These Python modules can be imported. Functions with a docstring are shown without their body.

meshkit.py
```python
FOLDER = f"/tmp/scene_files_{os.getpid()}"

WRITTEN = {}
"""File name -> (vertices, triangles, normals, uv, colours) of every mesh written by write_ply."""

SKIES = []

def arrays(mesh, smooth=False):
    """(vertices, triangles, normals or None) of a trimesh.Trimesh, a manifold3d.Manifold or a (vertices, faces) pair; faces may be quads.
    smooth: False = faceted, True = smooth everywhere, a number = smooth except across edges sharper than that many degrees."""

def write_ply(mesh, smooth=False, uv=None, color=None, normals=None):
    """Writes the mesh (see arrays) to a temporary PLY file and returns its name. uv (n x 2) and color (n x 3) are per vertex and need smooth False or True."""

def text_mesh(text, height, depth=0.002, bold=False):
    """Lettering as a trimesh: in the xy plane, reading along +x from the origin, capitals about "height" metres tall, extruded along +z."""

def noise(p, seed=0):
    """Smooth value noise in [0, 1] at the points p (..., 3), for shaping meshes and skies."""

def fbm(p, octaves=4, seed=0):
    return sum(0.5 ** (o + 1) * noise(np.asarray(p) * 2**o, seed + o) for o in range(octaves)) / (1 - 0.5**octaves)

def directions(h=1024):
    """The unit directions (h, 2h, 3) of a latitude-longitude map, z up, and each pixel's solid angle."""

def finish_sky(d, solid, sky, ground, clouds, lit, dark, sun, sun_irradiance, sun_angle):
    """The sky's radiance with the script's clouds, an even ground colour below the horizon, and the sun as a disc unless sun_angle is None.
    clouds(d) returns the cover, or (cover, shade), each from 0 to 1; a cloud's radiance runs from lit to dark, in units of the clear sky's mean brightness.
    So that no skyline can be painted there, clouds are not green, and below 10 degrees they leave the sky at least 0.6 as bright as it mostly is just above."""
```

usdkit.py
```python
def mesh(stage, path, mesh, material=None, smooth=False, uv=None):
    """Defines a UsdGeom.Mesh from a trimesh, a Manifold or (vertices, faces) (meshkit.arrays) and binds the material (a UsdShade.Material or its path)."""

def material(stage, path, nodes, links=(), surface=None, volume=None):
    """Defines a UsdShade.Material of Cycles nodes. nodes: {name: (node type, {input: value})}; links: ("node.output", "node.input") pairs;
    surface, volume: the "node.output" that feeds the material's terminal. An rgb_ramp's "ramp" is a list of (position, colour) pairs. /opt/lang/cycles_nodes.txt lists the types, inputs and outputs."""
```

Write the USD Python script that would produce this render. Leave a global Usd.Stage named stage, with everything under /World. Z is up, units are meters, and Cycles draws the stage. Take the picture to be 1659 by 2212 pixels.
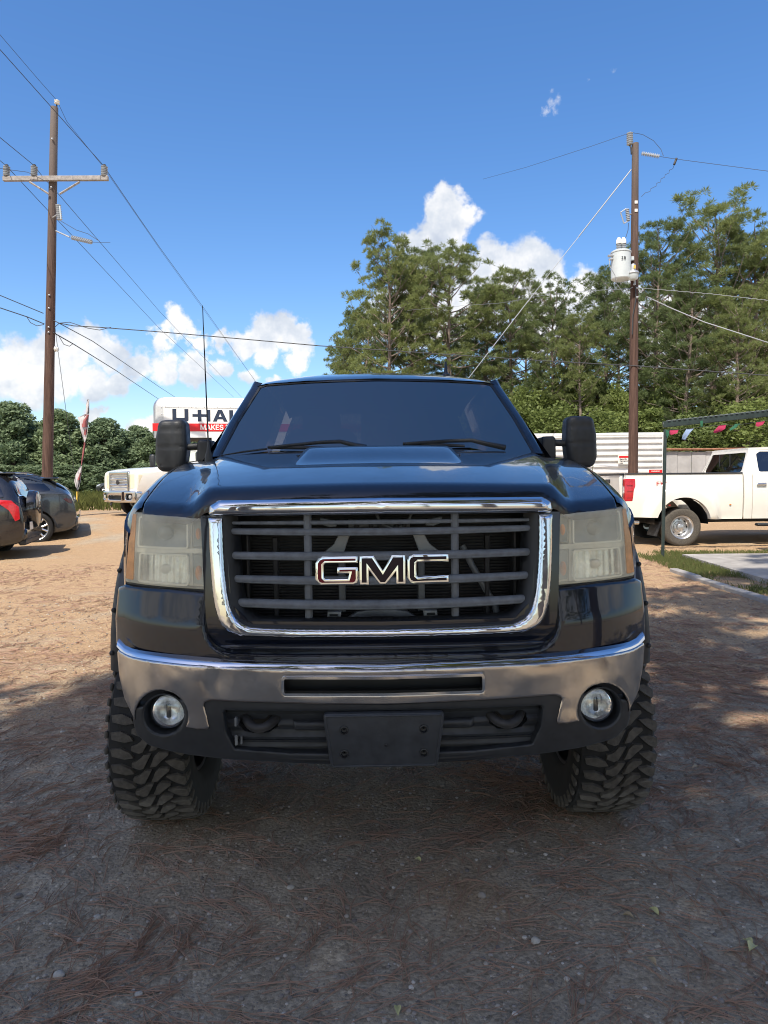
import math, random
import numpy as np, trimesh, shapely
from shapely.geometry import Polygon, MultiPolygon, box as sbox, Point
from shapely.ops import unary_union
import usdkit, meshkit
from pxr import Usd, UsdGeom, UsdLux, UsdShade, Sdf, Gf, Vt

rnd = random.Random(7)
rng = np.random.default_rng(7)
stage = Usd.Stage.CreateInMemory()
UsdGeom.SetStageUpAxis(stage, UsdGeom.Tokens.z)
UsdGeom.SetStageMetersPerUnit(stage, 1.0)
UsdGeom.Xform.Define(stage, '/World')
UsdGeom.Scope.Define(stage, '/World/Looks')

# ------------------------------------------------------------------ camera, sky, sun, exposure
CAM_H, PITCH, ROLL = 1.54, math.radians(2.463), math.radians(0.6)
FPX, PW, PH = 1534.0, 1659.0, 2212.0          # measured on the photograph shown 1659 px wide
cam = UsdGeom.Camera.Define(stage, '/World/camera')
cam.CreateFocalLengthAttr(24.0)
cam.CreateHorizontalApertureAttr(24.0 * PW / FPX)
cam.CreateVerticalApertureAttr(24.0 * PH / FPX)
cam.CreateClippingRangeAttr(Gf.Vec2f(0.05, 3000))
cam.CreateExposureAttr(1.52)
Fw = np.array([0, math.cos(PITCH), -math.sin(PITCH)])
U0 = np.array([0, math.sin(PITCH), math.cos(PITCH)])
R0 = np.array([1.0, 0, 0])
Rt = R0 * math.cos(ROLL) - U0 * math.sin(ROLL)
Up = U0 * math.cos(ROLL) + R0 * math.sin(ROLL)
CP = np.array([0, 0, CAM_H])
m = Gf.Matrix4d(*Rt, 0, *Up, 0, *(-Fw), 0, *CP, 1)
cam.AddTransformOp().Set(m)

def ray(px, py):
    return Fw + Rt * ((px - PW / 2) / FPX) + Up * ((PH / 2 - py) / FPX)
def at(px, py, Y):
    """point of the world seen at px, py that stands Y metres ahead"""
    d = ray(px, py)
    return CP + d * (Y / d[1])
def direc(px, py):
    d = ray(px, py)
    return d / np.linalg.norm(d)

SUN = np.array([-0.20, -0.55, 0.0]); SUN_EL = math.radians(57)
SUN[:2] *= math.cos(SUN_EL) / np.linalg.norm(SUN[:2]); SUN[2] = math.sin(SUN_EL)
SUN_ROT = math.atan2(SUN[0], SUN[1])
SKY_STRENGTH, SUN_INT = 0.135, 0.585

# cloud blobs: (px, py, radius in px) on the sky dome
BL = [(975, 432, 34), (960, 455, 38), (985, 470, 40), (965, 500, 40), (930, 500, 34), (905, 520, 30), (940, 540, 60), (880, 530, 25), (1000, 460, 26),
      (1060, 565, 36), (1100, 580, 45), (1140, 565, 45), (1170, 570, 40), (1130, 600, 70), (1190, 600, 30),
      (1260, 625, 40), (1300, 640, 40), (1340, 660, 50), (1240, 680, 60), (1180, 680, 80), (1000, 650, 90), (900, 680, 80), (1450, 720, 90), (1560, 760, 90), (820, 700, 50),
      (560, 715, 42), (610, 720, 45), (655, 735, 36), (520, 735, 34), (480, 730, 26), (390, 705, 34), (350, 735, 30), (430, 740, 28), (580, 760, 36), (650, 770, 30),
      (180, 735, 38), (140, 760, 40), (230, 755, 42), (90, 770, 46), (40, 785, 50), (0, 800, 60), (290, 780, 40), (350, 790, 38), (420, 800, 40), (480, 800, 32), (120, 810, 50), (200, 820, 46), (60, 830, 46), (260, 820, 36),
      (550, 820, 26), (600, 830, 26), (310, 915, 26), (330, 930, 34), (300, 940, 26), (215, 890, 20), (1195, 222, 13), (1180, 226, 9), (1310, 175, 9), (1265, 195, 8)]
OUT = [(-60, 14, 10), (-52, 13, 8), (-75, 16, 11), (70, 15, 10), (80, 13, 9), (100, 18, 12), (115, 15, 10), (140, 16, 13), (160, 20, 14), (178, 18, 15), (195, 22, 15), (212, 17, 13), (232, 19, 14), (252, 15, 11), (270, 18, 12), (125, 26, 9), (205, 33, 9), (-45, 10, 5), (45, 12, 6)]
def sky_material():
    n = {"tc": ("texture_coordinate", {}),
         "sky": ("sky_texture", {"sky_type": "single_scattering", "sun_disc": False, "sun_elevation": SUN_EL, "sun_rotation": SUN_ROT, "altitude": 60.0, "air_density": 1.0, "aerosol_density": 1.3, "ozone_density": 2.2}),
         "n1": ("noise_texture", {"scale": 22.0, "detail": 5.0, "roughness": 0.58}),
         "n2": ("noise_texture", {"scale": 13.0, "detail": 5.0, "roughness": 0.6}),
         "sub": ("vector_math", {"math_type": "subtract", "vector2": (0.5, 0.5, 0.5)}),
         "sc": ("vector_math", {"math_type": "scale", "scale": 0.068}),
         "add": ("vector_math", {"math_type": "add"})}
    L = [("tc.generated", "n1.vector"), ("tc.generated", "n2.vector"), ("n1.color", "sub.vector1"), ("sub.vector", "sc.vector1"), ("tc.generated", "add.vector1"), ("sc.vector", "add.vector2")]
    dirs = [(direc(x, y), r / FPX * ((1.25 if x > 760 else 1.08) if r > 14 else 1.0)) for x, y, r in BL]
    for az, el, r in OUT:
        a, e = math.radians(az), math.radians(el)
        dirs.append((np.array([math.sin(a) * math.cos(e), math.cos(a) * math.cos(e), math.sin(e)]), math.radians(r)))
    prev = None
    for i, (c, r) in enumerate(dirs):
        n[f"d{i}"] = ("vector_math", {"math_type": "distance", "vector2": tuple(c)})
        n[f"m{i}"] = ("map_range", {"from_min": r, "from_max": 0.0, "to_min": 0.0, "to_max": 0.26 if r < 14 / FPX else 1.0, "clamp": True})
        L += [("add.vector", f"d{i}.vector1"), (f"d{i}.value", f"m{i}.value")]
        if prev is None:
            prev = f"m{i}.result"
        else:
            n[f"x{i}"] = ("math", {"math_type": "maximum"})
            L += [(prev, f"x{i}.value1"), (f"m{i}.result", f"x{i}.value2")]
            prev = f"x{i}.value"
    n["cov"] = ("map_range", {"range_type": "smoothstep", "from_min": 0.03, "from_max": 0.42, "to_min": 0.0, "to_max": 1.0, "clamp": True})
    n["shade"] = ("rgb_ramp", {"ramp": [(0.34, (1.45, 1.62, 1.92)), (0.49, (2.1, 2.2, 2.35)), (0.61, (2.85, 2.8, 2.75))]})
    n["mixs"] = ("math", {"math_type": "multiply_add", "value2": 1.0, "value3": 0.03})
    n["add2"] = ("math", {"math_type": "multiply", "value2": 1.0})
    n["covs"] = ("math", {"math_type": "multiply", "value2": 0.93})
    n["hsv"] = ("hsv", {"hue": 0.505, "saturation": 1.28, "value": 0.56, "fac": 1.0})
    n["mix"] = ("mix_color", {})
    n["bg"] = ("background_shader", {"strength": SKY_STRENGTH})
    L += [(prev, "cov.value"), ("n2.fac", "mixs.value1"), ("mixs.value", "shade.fac"), ("cov.result", "covs.value1"),
          ("covs.value", "mix.fac"), ("sky.color", "hsv.color"), ("hsv.color", "mix.a"), ("shade.color", "mix.b"), ("mix.result", "bg.color")]
    n["mix"][1]["use_clamp"] = False
    return usdkit.material(stage, '/World/Looks/sky_look', n, L, surface="bg.background")
dome = UsdLux.DomeLight.Define(stage, '/World/sky')
dome.CreateIntensityAttr(1.0)
UsdShade.MaterialBindingAPI.Apply(dome.GetPrim()).Bind(sky_material())
dome.GetPrim().SetCustomDataByKey('kind', 'structure')
dome.GetPrim().SetCustomDataByKey('label', 'deep blue summer sky with white cumulus clouds')
sun = UsdLux.DistantLight.Define(stage, '/World/sun')
sun.CreateIntensityAttr(SUN_INT); sun.CreateAngleAttr(0.5); sun.CreateNormalizeAttr(True)
sun.CreateColorAttr(Gf.Vec3f(1.0, 0.93, 0.82))
zz = SUN; xx = np.cross([0, 0, 1.0], zz); xx /= np.linalg.norm(xx); yy = np.cross(zz, xx)
sun.AddTransformOp().Set(Gf.Matrix4d(*xx, 0, *yy, 0, *zz, 0, 0, 0, 0, 1))

# ------------------------------------------------------------------ helpers
used = {}
def numbered(name, parent='/World'):
    k = (parent, name); c = used.get(k, 0); used[k] = c + 1
    return name if c == 0 else f"{name}_{c:03d}"
def ppath(parent):
    return '/World' if parent is None else str(parent.GetPath())
def tag(o, label=None, cat=None, group=None, kind=None):
    for k, v in (('label', label), ('category', cat), ('group', group), ('kind', kind)):
        if v: o.SetCustomDataByKey(k, v)
    return o
def obj(name, mesh, mat, parent=None, smooth=False, label=None):
    """one Mesh prim under parent, or under /World"""
    if isinstance(mesh, list): mesh = cat(mesh)
    p = ppath(parent)
    o = usdkit.mesh(stage, f"{p}/{numbered(name, p)}", mesh, mat, smooth).GetPrim()
    if label: tag(o, label)
    return o
def thing(name, label=None, cat=None, loc=(0, 0, 0), rotz=0.0, group=None, scale=None, tilt=None):
    x = UsdGeom.Xform.Define(stage, '/World/' + numbered(name))
    x.AddTranslateOp().Set(Gf.Vec3d(*map(float, loc)))
    if tilt: x.AddRotateYOp().Set(math.degrees(tilt))
    x.AddRotateZOp().Set(math.degrees(rotz))
    if scale is not None: x.AddScaleOp().Set(Gf.Vec3f(*([scale] * 3 if np.isscalar(scale) else scale)))
    return tag(x.GetPrim(), label, cat, group)
def part(name, parent, label=None):
    p = ppath(parent)
    o = UsdGeom.Xform.Define(stage, f"{p}/{numbered(name, p)}").GetPrim()
    return tag(o, label)
def dup(root, label, cat, loc, rotz=0.0, group=None, scale=None, name=None):
    r = thing(name or root.GetName().rstrip('0123456789').rstrip('_'), label, cat, loc, rotz, group, scale)
    r.GetReferences().AddInternalReference(root.GetPath()); r.SetInstanceable(True)
    return r
def struct(name, mesh, mat, smooth=False, kind='structure', label=None):
    return tag(obj(name, mesh, mat, None, smooth), label, kind=kind)

def cat(ms):
    vs, fs, n = [], [], 0
    for m_ in ms:
        v, f = (m_.vertices, m_.faces) if hasattr(m_, 'vertices') else m_
        v = np.asarray(v, float); f = np.asarray(f, int)
        if f.shape[1] == 4: f = np.vstack([f[:, [0, 1, 2]], f[:, [0, 2, 3]]])
        vs.append(v); fs.append(f + n); n += len(v)
    return trimesh.Trimesh(np.vstack(vs), np.vstack(fs), process=False)
def cbox(c, s, b=0.004, rz=0.0):
    """chamfered box: centre, size, chamfer"""
    h = np.array(s, float) / 2; b = min(b, h.min() * 0.9); p = []
    for sx in (-1, 1):
        for sy in (-1, 1):
            for sz in (-1, 1):
                q = np.array([sx, sy, sz])
                for k in range(3):
                    e = h.copy(); 
                    for j in range(3):
                        if j != k: e[j] -= b
                    p.append(q * e)
    p = np.array(p)
    m_ = trimesh.convex.convex_hull(p)
    v = m_.vertices
    if rz:
        c_, s_ = math.cos(rz), math.sin(rz); v = v @ np.array([[c_, s_, 0], [-s_, c_, 0], [0, 0, 1]])
    return trimesh.Trimesh(v + np.array(c, float), m_.faces, process=False)
def tube(pts, r, n=8, caps=True):
    """round bar along a polyline; r a number or one per point"""
    P = np.asarray(pts, float); k = len(P)
    r = np.full(k, r) if np.isscalar(r) else np.asarray(r, float)
    T = np.gradient(P, axis=0); T /= np.maximum(np.linalg.norm(T, axis=1, keepdims=True), 1e-9)
    a = np.array([0, 0, 1.0]) if abs(T[0][2]) < 0.9 else np.array([1.0, 0, 0])
    N = np.cross(T[0], a); N /= np.linalg.norm(N)
    V = []
    ang = np.arange(n) / n * 2 * math.pi
    for i in range(k):
        N = N - T[i] * (N @ T[i]); N /= np.linalg.norm(N)
        B = np.cross(T[i], N)
        V.append(P[i] + r[i] * (np.cos(ang)[:, None] * N + np.sin(ang)[:, None] * B))
    V = np.vstack(V); F = []
    for i in range(k - 1):
        for j in range(n):
            a0, a1 = i * n + j, i * n + (j + 1) % n
            F += [(a0, a1, a1 + n), (a0, a1 + n, a0 + n)]
    if caps:
        V = np.vstack([V, P[0], P[-1]]); c0, c1 = len(V) - 2, len(V) - 1
        for j in range(n):
            F.append((c0, (j + 1) % n, j)); F.append((c1, (k - 1) * n + j, (k - 1) * n + (j + 1) % n))
    return trimesh.Trimesh(V, np.array(F), process=False)
def lathe(prof, n=24, axis='z', c=(0, 0, 0)):
    """revolved (radius, height) profile"""
    P = np.asarray(prof, float); ang = np.arange(n) / n * 2 * math.pi; V = []
    for r, z in P: V.append(np.c_[r * np.cos(ang), r * np.sin(ang), np.full(n, z)])
    V = np.vstack(V); F = []
    for i in range(len(P) - 1):
        for j in range(n):
            a0, a1 = i * n + j, i * n + (j + 1) % n
            F += [(a0, a1, a1 + n), (a0, a1 + n, a0 + n)]
    if axis == 'x': V = V[:, [2, 0, 1]]
    if axis == 'y': V = V[:, [1, 2, 0]]
    return trimesh.Trimesh(V + np.array(c, float), np.array(F), process=False)
def ball(c, r, sub=2, s=(1, 1, 1)):
    m_ = trimesh.creation.icosphere(sub, 1.0)
    return trimesh.Trimesh(m_.vertices * np.array(s) * r + np.array(c, float), m_.faces, process=False)
def xf(m_, rz=0.0, t=(0, 0, 0), s=1.0):
    c_, s_ = math.cos(rz), math.sin(rz)
    v = (np.asarray(m_.vertices) * s) @ np.array([[c_, s_, 0], [-s_, c_, 0], [0, 0, 1]]) + np.array(t, float)
    return trimesh.Trimesh(v, m_.faces, process=False)
def flip(m_, k=0):
    v = np.array(m_.vertices); v[:, k] *= -1
    return trimesh.Trimesh(v, np.asarray(m_.faces)[:, ::-1], process=False)
def patch(poly, f, cell=0.03, back=None, bevel=None, cellb=None, closed=False, bev_dir=None):
    """A plane outline (shapely) cut into grid cells and laid on the surface f(a, b) -> (n,3). back: vector the rim goes to;
    bevel: (radius, rings): the border is rounded off towards bev_dir (default back's direction)."""
    cb = cellb or cell
    rings = [poly]
    if bevel:
        r, k = bevel; rings = []; last = poly
        for i in range(1, k + 1):
            d = r * (1 - math.cos(i / k * math.pi / 2))
            inner = poly.buffer(-d, join_style=2)
            rings.append(last.difference(inner)); last = inner
        rings.append(last)
    key = {}; V = []; F = []
    def vid(p):
        q = (round(p[0], 5), round(p[1], 5))
        if q not in key: key[q] = len(V); V.append(q)
        return key[q]
    for g in rings:
        if g.is_empty: continue
        x0, y0, x1, y1 = g.bounds
        xs = np.arange(math.floor(x0 / cell), math.ceil(x1 / cell)) * cell
        ys = np.arange(math.floor(y0 / cb), math.ceil(y1 / cb)) * cb
        X, Y = np.meshgrid(xs, ys); X, Y = X.ravel(), Y.ravel()
        bx = shapely.box(X, Y, X + cell, Y + cb)
        shapely.prepare(g)
        inside = shapely.contains_properly(g, bx); hit = shapely.intersects(g, bx)
        for i in np.nonzero(inside)[0]:
            a, b, c, d = vid((X[i], Y[i])), vid((X[i] + cell, Y[i])), vid((X[i] + cell, Y[i] + cb)), vid((X[i], Y[i] + cb))
            F += [(a, b, c), (a, c, d)]
        idx = np.nonzero(hit & ~inside)[0]
        if len(idx) == 0: continue
        for q in shapely.intersection(g, bx[idx]):
            for pg in getattr(q, 'geoms', [q]):
                if pg.geom_type != 'Polygon' or pg.area < 1e-8: continue
                pv, pf = trimesh.creation.triangulate_polygon(pg, engine='earcut')
                ids = [vid(p) for p in pv]
                for t in pf:
                    t = [ids[k2] for k2 in t]
                    if len(set(t)) == 3:
                        A, B, C = (np.array(V[k2]) for k2 in t)
                        if (B[0] - A[0]) * (C[1] - A[1]) - (B[1] - A[1]) * (C[0] - A[0]) < 0: t = [t[0], t[2], t[1]]
                        F.append(tuple(t))
    V2 = np.array(V); F = np.array(F)
    P = np.asarray(f(V2[:, 0], V2[:, 1]), float)
    nb = np.array(bev_dir if bev_dir is not None else (back if back is not None else (0, 1, 0)), float)
    if bevel:
        r = bevel[0]; d = np.minimum(shapely.distance(poly.boundary, shapely.points(V2)), r)
        nd = nb / np.linalg.norm(nb)
        P = P + nd * (r - np.sqrt(np.maximum(r * r - (r - d) ** 2, 0)))[:, None]
    # orient so that the front looks against 'nb'
    t0 = F[:: max(1, len(F) // 50)]
    nrm = np.cross(P[t0[:, 1]] - P[t0[:, 0]], P[t0[:, 2]] - P[t0[:, 0]]).sum(0)
    if nrm @ nb > 0: F = F[:, ::-1]
    if back is not None:
        e = np.vstack([F[:, [0, 1]], F[:, [1, 2]], F[:, [2, 0]]]); s = np.sort(e, 1)
        _, inv, cnt = np.unique(s, axis=0, return_inverse=True, return_counts=True)
        be = e[cnt[inv.ravel()] == 1]
        n = len(P)
        P = np.vstack([P, P + np.asarray(back, float)])
        F2 = [F, np.c_[be[:, 1], be[:, 0], be[:, 0] + n], np.c_[be[:, 1], be[:, 0] + n, be[:, 1] + n]]
        if closed: F2.append(F[:, ::-1] + n)
        F = np.vstack(F2)
    return trimesh.Trimesh(P, F, process=False)
def rrect(x0, y0, x1, y1, r=0.01):
    r = min(r, (x1 - x0) * 0.49, (y1 - y0) * 0.49)
    return sbox(x0 + r, y0 + r, x1 - r, y1 - r).buffer(r, quad_segs=5)
def rounded(poly, r):
    return poly.buffer(-r).buffer(2 * r, quad_segs=6).buffer(-r, quad_segs=6)
def smoothstep(a, b, x):
    t = np.clip((np.asarray(x, float) - a) / (b - a), 0, 1); return t * t * (3 - 2 * t)
def gz(x, y):
    """height of the ground: level round the black truck, rising a little behind it"""
    return 0.35 * smoothstep(8, 24, y) + 0 * np.asarray(x)
def words(text, h, depth, bold=True):
    return meshkit.text_mesh(text, h, depth, bold)
def place(m_, o, X, Y, Z):
    """maps a mesh made in x, y, z to the axes X, Y, Z at the origin o"""
    v = np.asarray(m_.vertices)
    v = np.array(o, float) + v[:, :1] * np.array(X, float) + v[:, 1:2] * np.array(Y, float) + v[:, 2:3] * np.array(Z, float)
    fs = np.asarray(m_.faces)
    if np.linalg.det(np.array([X, Y, Z], float)) < 0: fs = fs[:, ::-1]
    return trimesh.Trimesh(v, fs, process=False)

def chaikin(pts, n=3):
    P = np.array(pts, float)
    for _ in range(n):
        Q = np.empty((2 * (len(P) - 1), 2)); Q[0::2] = 0.75 * P[:-1] + 0.25 * P[1:]; Q[1::2] = 0.25 * P[:-1] + 0.75 * P[1:]
        P = np.vstack([P[:1], Q, P[-1:]])
    return [tuple(q) for q in P]

# ------------------------------------------------------------------ materials
LK = '/World/Looks/'
def mat(name, nodes, links, surface): return usdkit.material(stage, LK + name, nodes, links, surface=surface)
def simple(name, col, rough=0.5, metal=0.0, var=0.0, scale=12.0, bump=0.0, bscale=80.0, rvar=0.0, coat=0.0, spec=0.5, hue=None):
    """plain principled with worn variation of colour and gloss"""
    n = {"p": ("principled_bsdf", {"base_color": col, "roughness": rough, "metallic": metal, "coat_weight": coat, "coat_roughness": 0.03, "specular_ior_level": spec})}
    L = []
    if var or rvar or bump: n["tc"] = ("texture_coordinate", {})
    if var:
        n["no"] = ("noise_texture", {"scale": scale, "detail": 6.0, "roughness": 0.65})
        d = tuple(c * (1 - var) for c in col); l = hue or tuple(min(1, c * (1 + var)) for c in col)
        n["rp"] = ("rgb_ramp", {"ramp": [(0.3, d), (0.7, l)]})
        L += [("tc.object", "no.vector"), ("no.fac", "rp.fac"), ("rp.color", "p.base_color")]
    if rvar:
        n["nr"] = ("noise_texture", {"scale": scale * 1.7, "detail": 5.0})
        n["mr"] = ("map_range", {"from_min": 0.3, "from_max": 0.7, "to_min": max(0.01, rough - rvar), "to_max": rough + rvar, "clamp": True})
        L += [("tc.object", "nr.vector"), ("nr.fac", "mr.value"), ("mr.result", "p.roughness")]
    if bump:
        n["nb"] = ("noise_texture", {"scale": bscale, "detail": 4.0})
        n["bm"] = ("bump", {"strength": bump, "distance": 0.01})
        L += [("tc.object", "nb.vector"), ("nb.fac", "bm.height"), ("bm.normal", "p.normal")]
    return mat(name, n, L, "p.BSDF")
M = {}
M['paint'] = simple('navy_black_paint', (0.005, 0.0065, 0.012), 0.2, coat=1.0, var=0.25, scale=6, rvar=0.06, spec=0.12)
M['chrome'] = simple('chrome', (0.70, 0.71, 0.73), 0.05, 1.0, rvar=0.04, scale=9)
M['chrome_worn'] = simple('worn_bumper_chrome', (0.53, 0.50, 0.48), 0.17, 1.0, var=0.12, scale=7, rvar=0.05, bump=0.03, bscale=14)
M['plastic'] = simple('black_plastic', (0.017, 0.0185, 0.021), 0.5, var=0.3, scale=20, rvar=0.1, bump=0.08, bscale=300)
M['plate_plastic'] = simple('plate_bracket_plastic', (0.028, 0.031, 0.036), 0.45, var=0.3, scale=20, rvar=0.1, bump=0.08, bscale=200)
M['plastic_grey'] = simple('grey_grille_plastic', (0.12, 0.13, 0.145), 0.55, var=0.3, scale=25, rvar=0.1, bump=0.05, bscale=200)
M['plastic_dark'] = simple('dark_inner_plastic', (0.010, 0.011, 0.013), 0.45, var=0.3, scale=15)
M['rubber'] = simple('tyre_rubber', (0.012, 0.0115, 0.011), 0.8, var=0.35, scale=30, bump=0.2, bscale=120)
M['rubber_dust'] = simple('dusty_tread_rubber', (0.075, 0.066, 0.054), 0.85, var=0.35, scale=40, bump=0.25, bscale=160)
M['rim_dark'] = simple('dark_wheel_paint', (0.02, 0.02, 0.022), 0.35, 0.4)
M['steel_dark'] = simple('dark_dirty_steel', (0.035, 0.033, 0.032), 0.6, 0.3, var=0.5, scale=18)
M['white_paint'] = simple('white_vehicle_paint', (0.76, 0.725, 0.65), 0.22, coat=0.8, var=0.04, scale=3)
M['alloy'] = simple('silver_alloy', (0.62, 0.62, 0.62), 0.28, 0.9)
M['red_lens'] = simple('red_lamp_lens', (0.42, 0.012, 0.018), 0.12, coat=0.6, var=0.2, scale=30)
M['amber_edge'] = simple('amber_lens_edge', (0.50, 0.225, 0.085), 0.15, coat=0.4, var=0.25, scale=25)
M['lamp_rim'] = simple('pale_lamp_rim', (0.80, 0.78, 0.70), 0.3)
M['amber'] = simple('amber_lamp', (0.66, 0.22, 0.04), 0.3, coat=0.3, var=0.2, scale=40)
M['lamp_silver'] = simple('lamp_reflector', (0.82, 0.82, 0.80), 0.25, 0.75, var=0.35, scale=22, rvar=0.1, bump=0.15, bscale=60)
M['lamp_grey'] = simple('lamp_housing_grey', (0.66, 0.63, 0.56), 0.4, 0.3, var=0.15, scale=30)
M['lamp_dark'] = simple('lamp_bezel_dark', (0.21, 0.22, 0.215), 0.35, 0.3, var=0.3, scale=14)
M['emblem_red'] = simple('emblem_dark_red', (0.09, 0.007, 0.012), 0.4, spec=0.25, var=0.5, scale=5, hue=(0.30, 0.012, 0.020))
M['emblem_dark'] = simple('emblem_near_black_red', (0.018, 0.006, 0.009), 0.4, spec=0.25)
M['alu_dull'] = simple('dull_radiator_metal', (0.16, 0.165, 0.165), 0.5, 0.3, var=0.3, scale=15)
M['beam_metal'] = simple('pale_support_metal', (0.30, 0.31, 0.31), 0.5, 0.1, var=0.2, scale=12)
def haze_lens():
    n = {"t": ("transparent_bsdf", {"color": (0.97, 0.94, 0.84)}), "d": ("principled_bsdf", {"base_color": (0.92, 0.85, 0.66), "roughness": 0.10, "coat_weight": 0.3}),
         "tc": ("texture_coordinate", {}), "no": ("noise_texture", {"scale": 9.0, "detail": 5.0}), "mr": ("map_range", {"from_min": 0.3, "from_max": 0.7, "to_min": 0.26, "to_max": 0.50, "clamp": True}), "mx": ("mix_closure", {})}
    return mat('hazed_lamp_lens', n, [("tc.object", "no.vector"), ("no.fac", "mr.value"), ("mr.result", "mx.fac"), ("t.BSDF", "mx.closure1"), ("d.BSDF", "mx.closure2")], "mx.closure")
M['haze_lens'] = haze_lens()
def pane(name, tint, base, add, rough=0.02, gcol=(0.93, 0.96, 1.0)):
    n = {"t": ("transparent_bsdf", {"color": tint}), "g": ("glossy_bsdf", {"color": gcol, "roughness": rough}), "f": ("fresnel", {"IOR": 1.5}),
         "a": ("math", {"math_type": "add", "value2": add, "use_clamp": True}), "mx": ("mix_closure", {})}
    return mat(name, n, [("f.fac", "a.value1"), ("a.value", "mx.fac"), ("t.BSDF", "mx.closure1"), ("g.BSDF", "mx.closure2")], "mx.closure")
M['windshield'] = pane('tinted_windshield', (0.08, 0.08, 0.08), 0, 0.19, 0.03, (1.0, 0.96, 0.88))
M['tint'] = pane('dark_side_glass', (0.10, 0.11, 0.12), 0, 0.06)
M['clear'] = pane('clear_glass', (0.75, 0.82, 0.78), 0, 0.05)
M['lamp_clear'] = pane('clear_lamp_glass', (0.93, 0.95, 0.93), 0, 0.06, 0.05)

# ------------------------------------------------------------------ the black pickup
YAW = math.radians(0.9)
T_ORG = np.array([-0.008, 2.36, 0.0])
LC = np.array([0, -T_ORG[1], CAM_H])
def plan(x): x = np.abs(x); return 0.06 * x ** 2 + 0.17 * x ** 5
def tk(pts, F):
    """half-width and height read off the photograph -> (x, z) on the front surface y = F(x, z) of the truck"""
    out = []
    for hw, v in pts:
        d = Fw + R0 * (hw / FPX) + U0 * ((PH / 2 - v) / FPX)
        y = 0.05
        for _ in range(30):
            t = (y - LC[1]) / d[1]; p = LC + d * t; y = 0.5 * y + 0.5 * float(F(p[0], p[2]))
        out.append((p[0], p[2]))
    return out
def sym(pts):
    """closed outline from its right half (listed from one centre point to the other)"""
    return Polygon(list(pts) + [(-x, z) for x, z in reversed(pts)])
def on(F, off=0.0):
    return lambda a, b: np.c_[a, F(a, b) + off, b]
def F_bump(x, z): return plan(x) + 0.03 * np.maximum(0, 0.90 - np.asarray(z)) ** 1.5 * 3
def F_val(x, z): z = np.asarray(z); return plan(x) + 0.012 + 0.25 * np.maximum(0, 0.74 - z) ** 1.3
def F_fas(x, z): z = np.asarray(z); return plan(x) + 0.052 + 0.05 * (z - 0.93) + 0.25 * np.maximum(0, z - 1.045)
def F_head(x, z): return plan(x) + 0.088 + 0.12 * (np.asarray(z) - 1.18)
def F_u(x, z): return 0.9 * plan(x) + 0.045 + 0.10 * (np.asarray(z) - 0.95)
def F_bar(x, z): return 0.9 * plan(x) + 0.105 + 0.08 * (np.asarray(z) - 0.95)
BK = np.array([0, 1.0, 0])

truck = thing('pickup_truck', 'lifted black pickup truck with chrome grille frame parked facing us', 'pickup truck', T_ORG, YAW)

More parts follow.
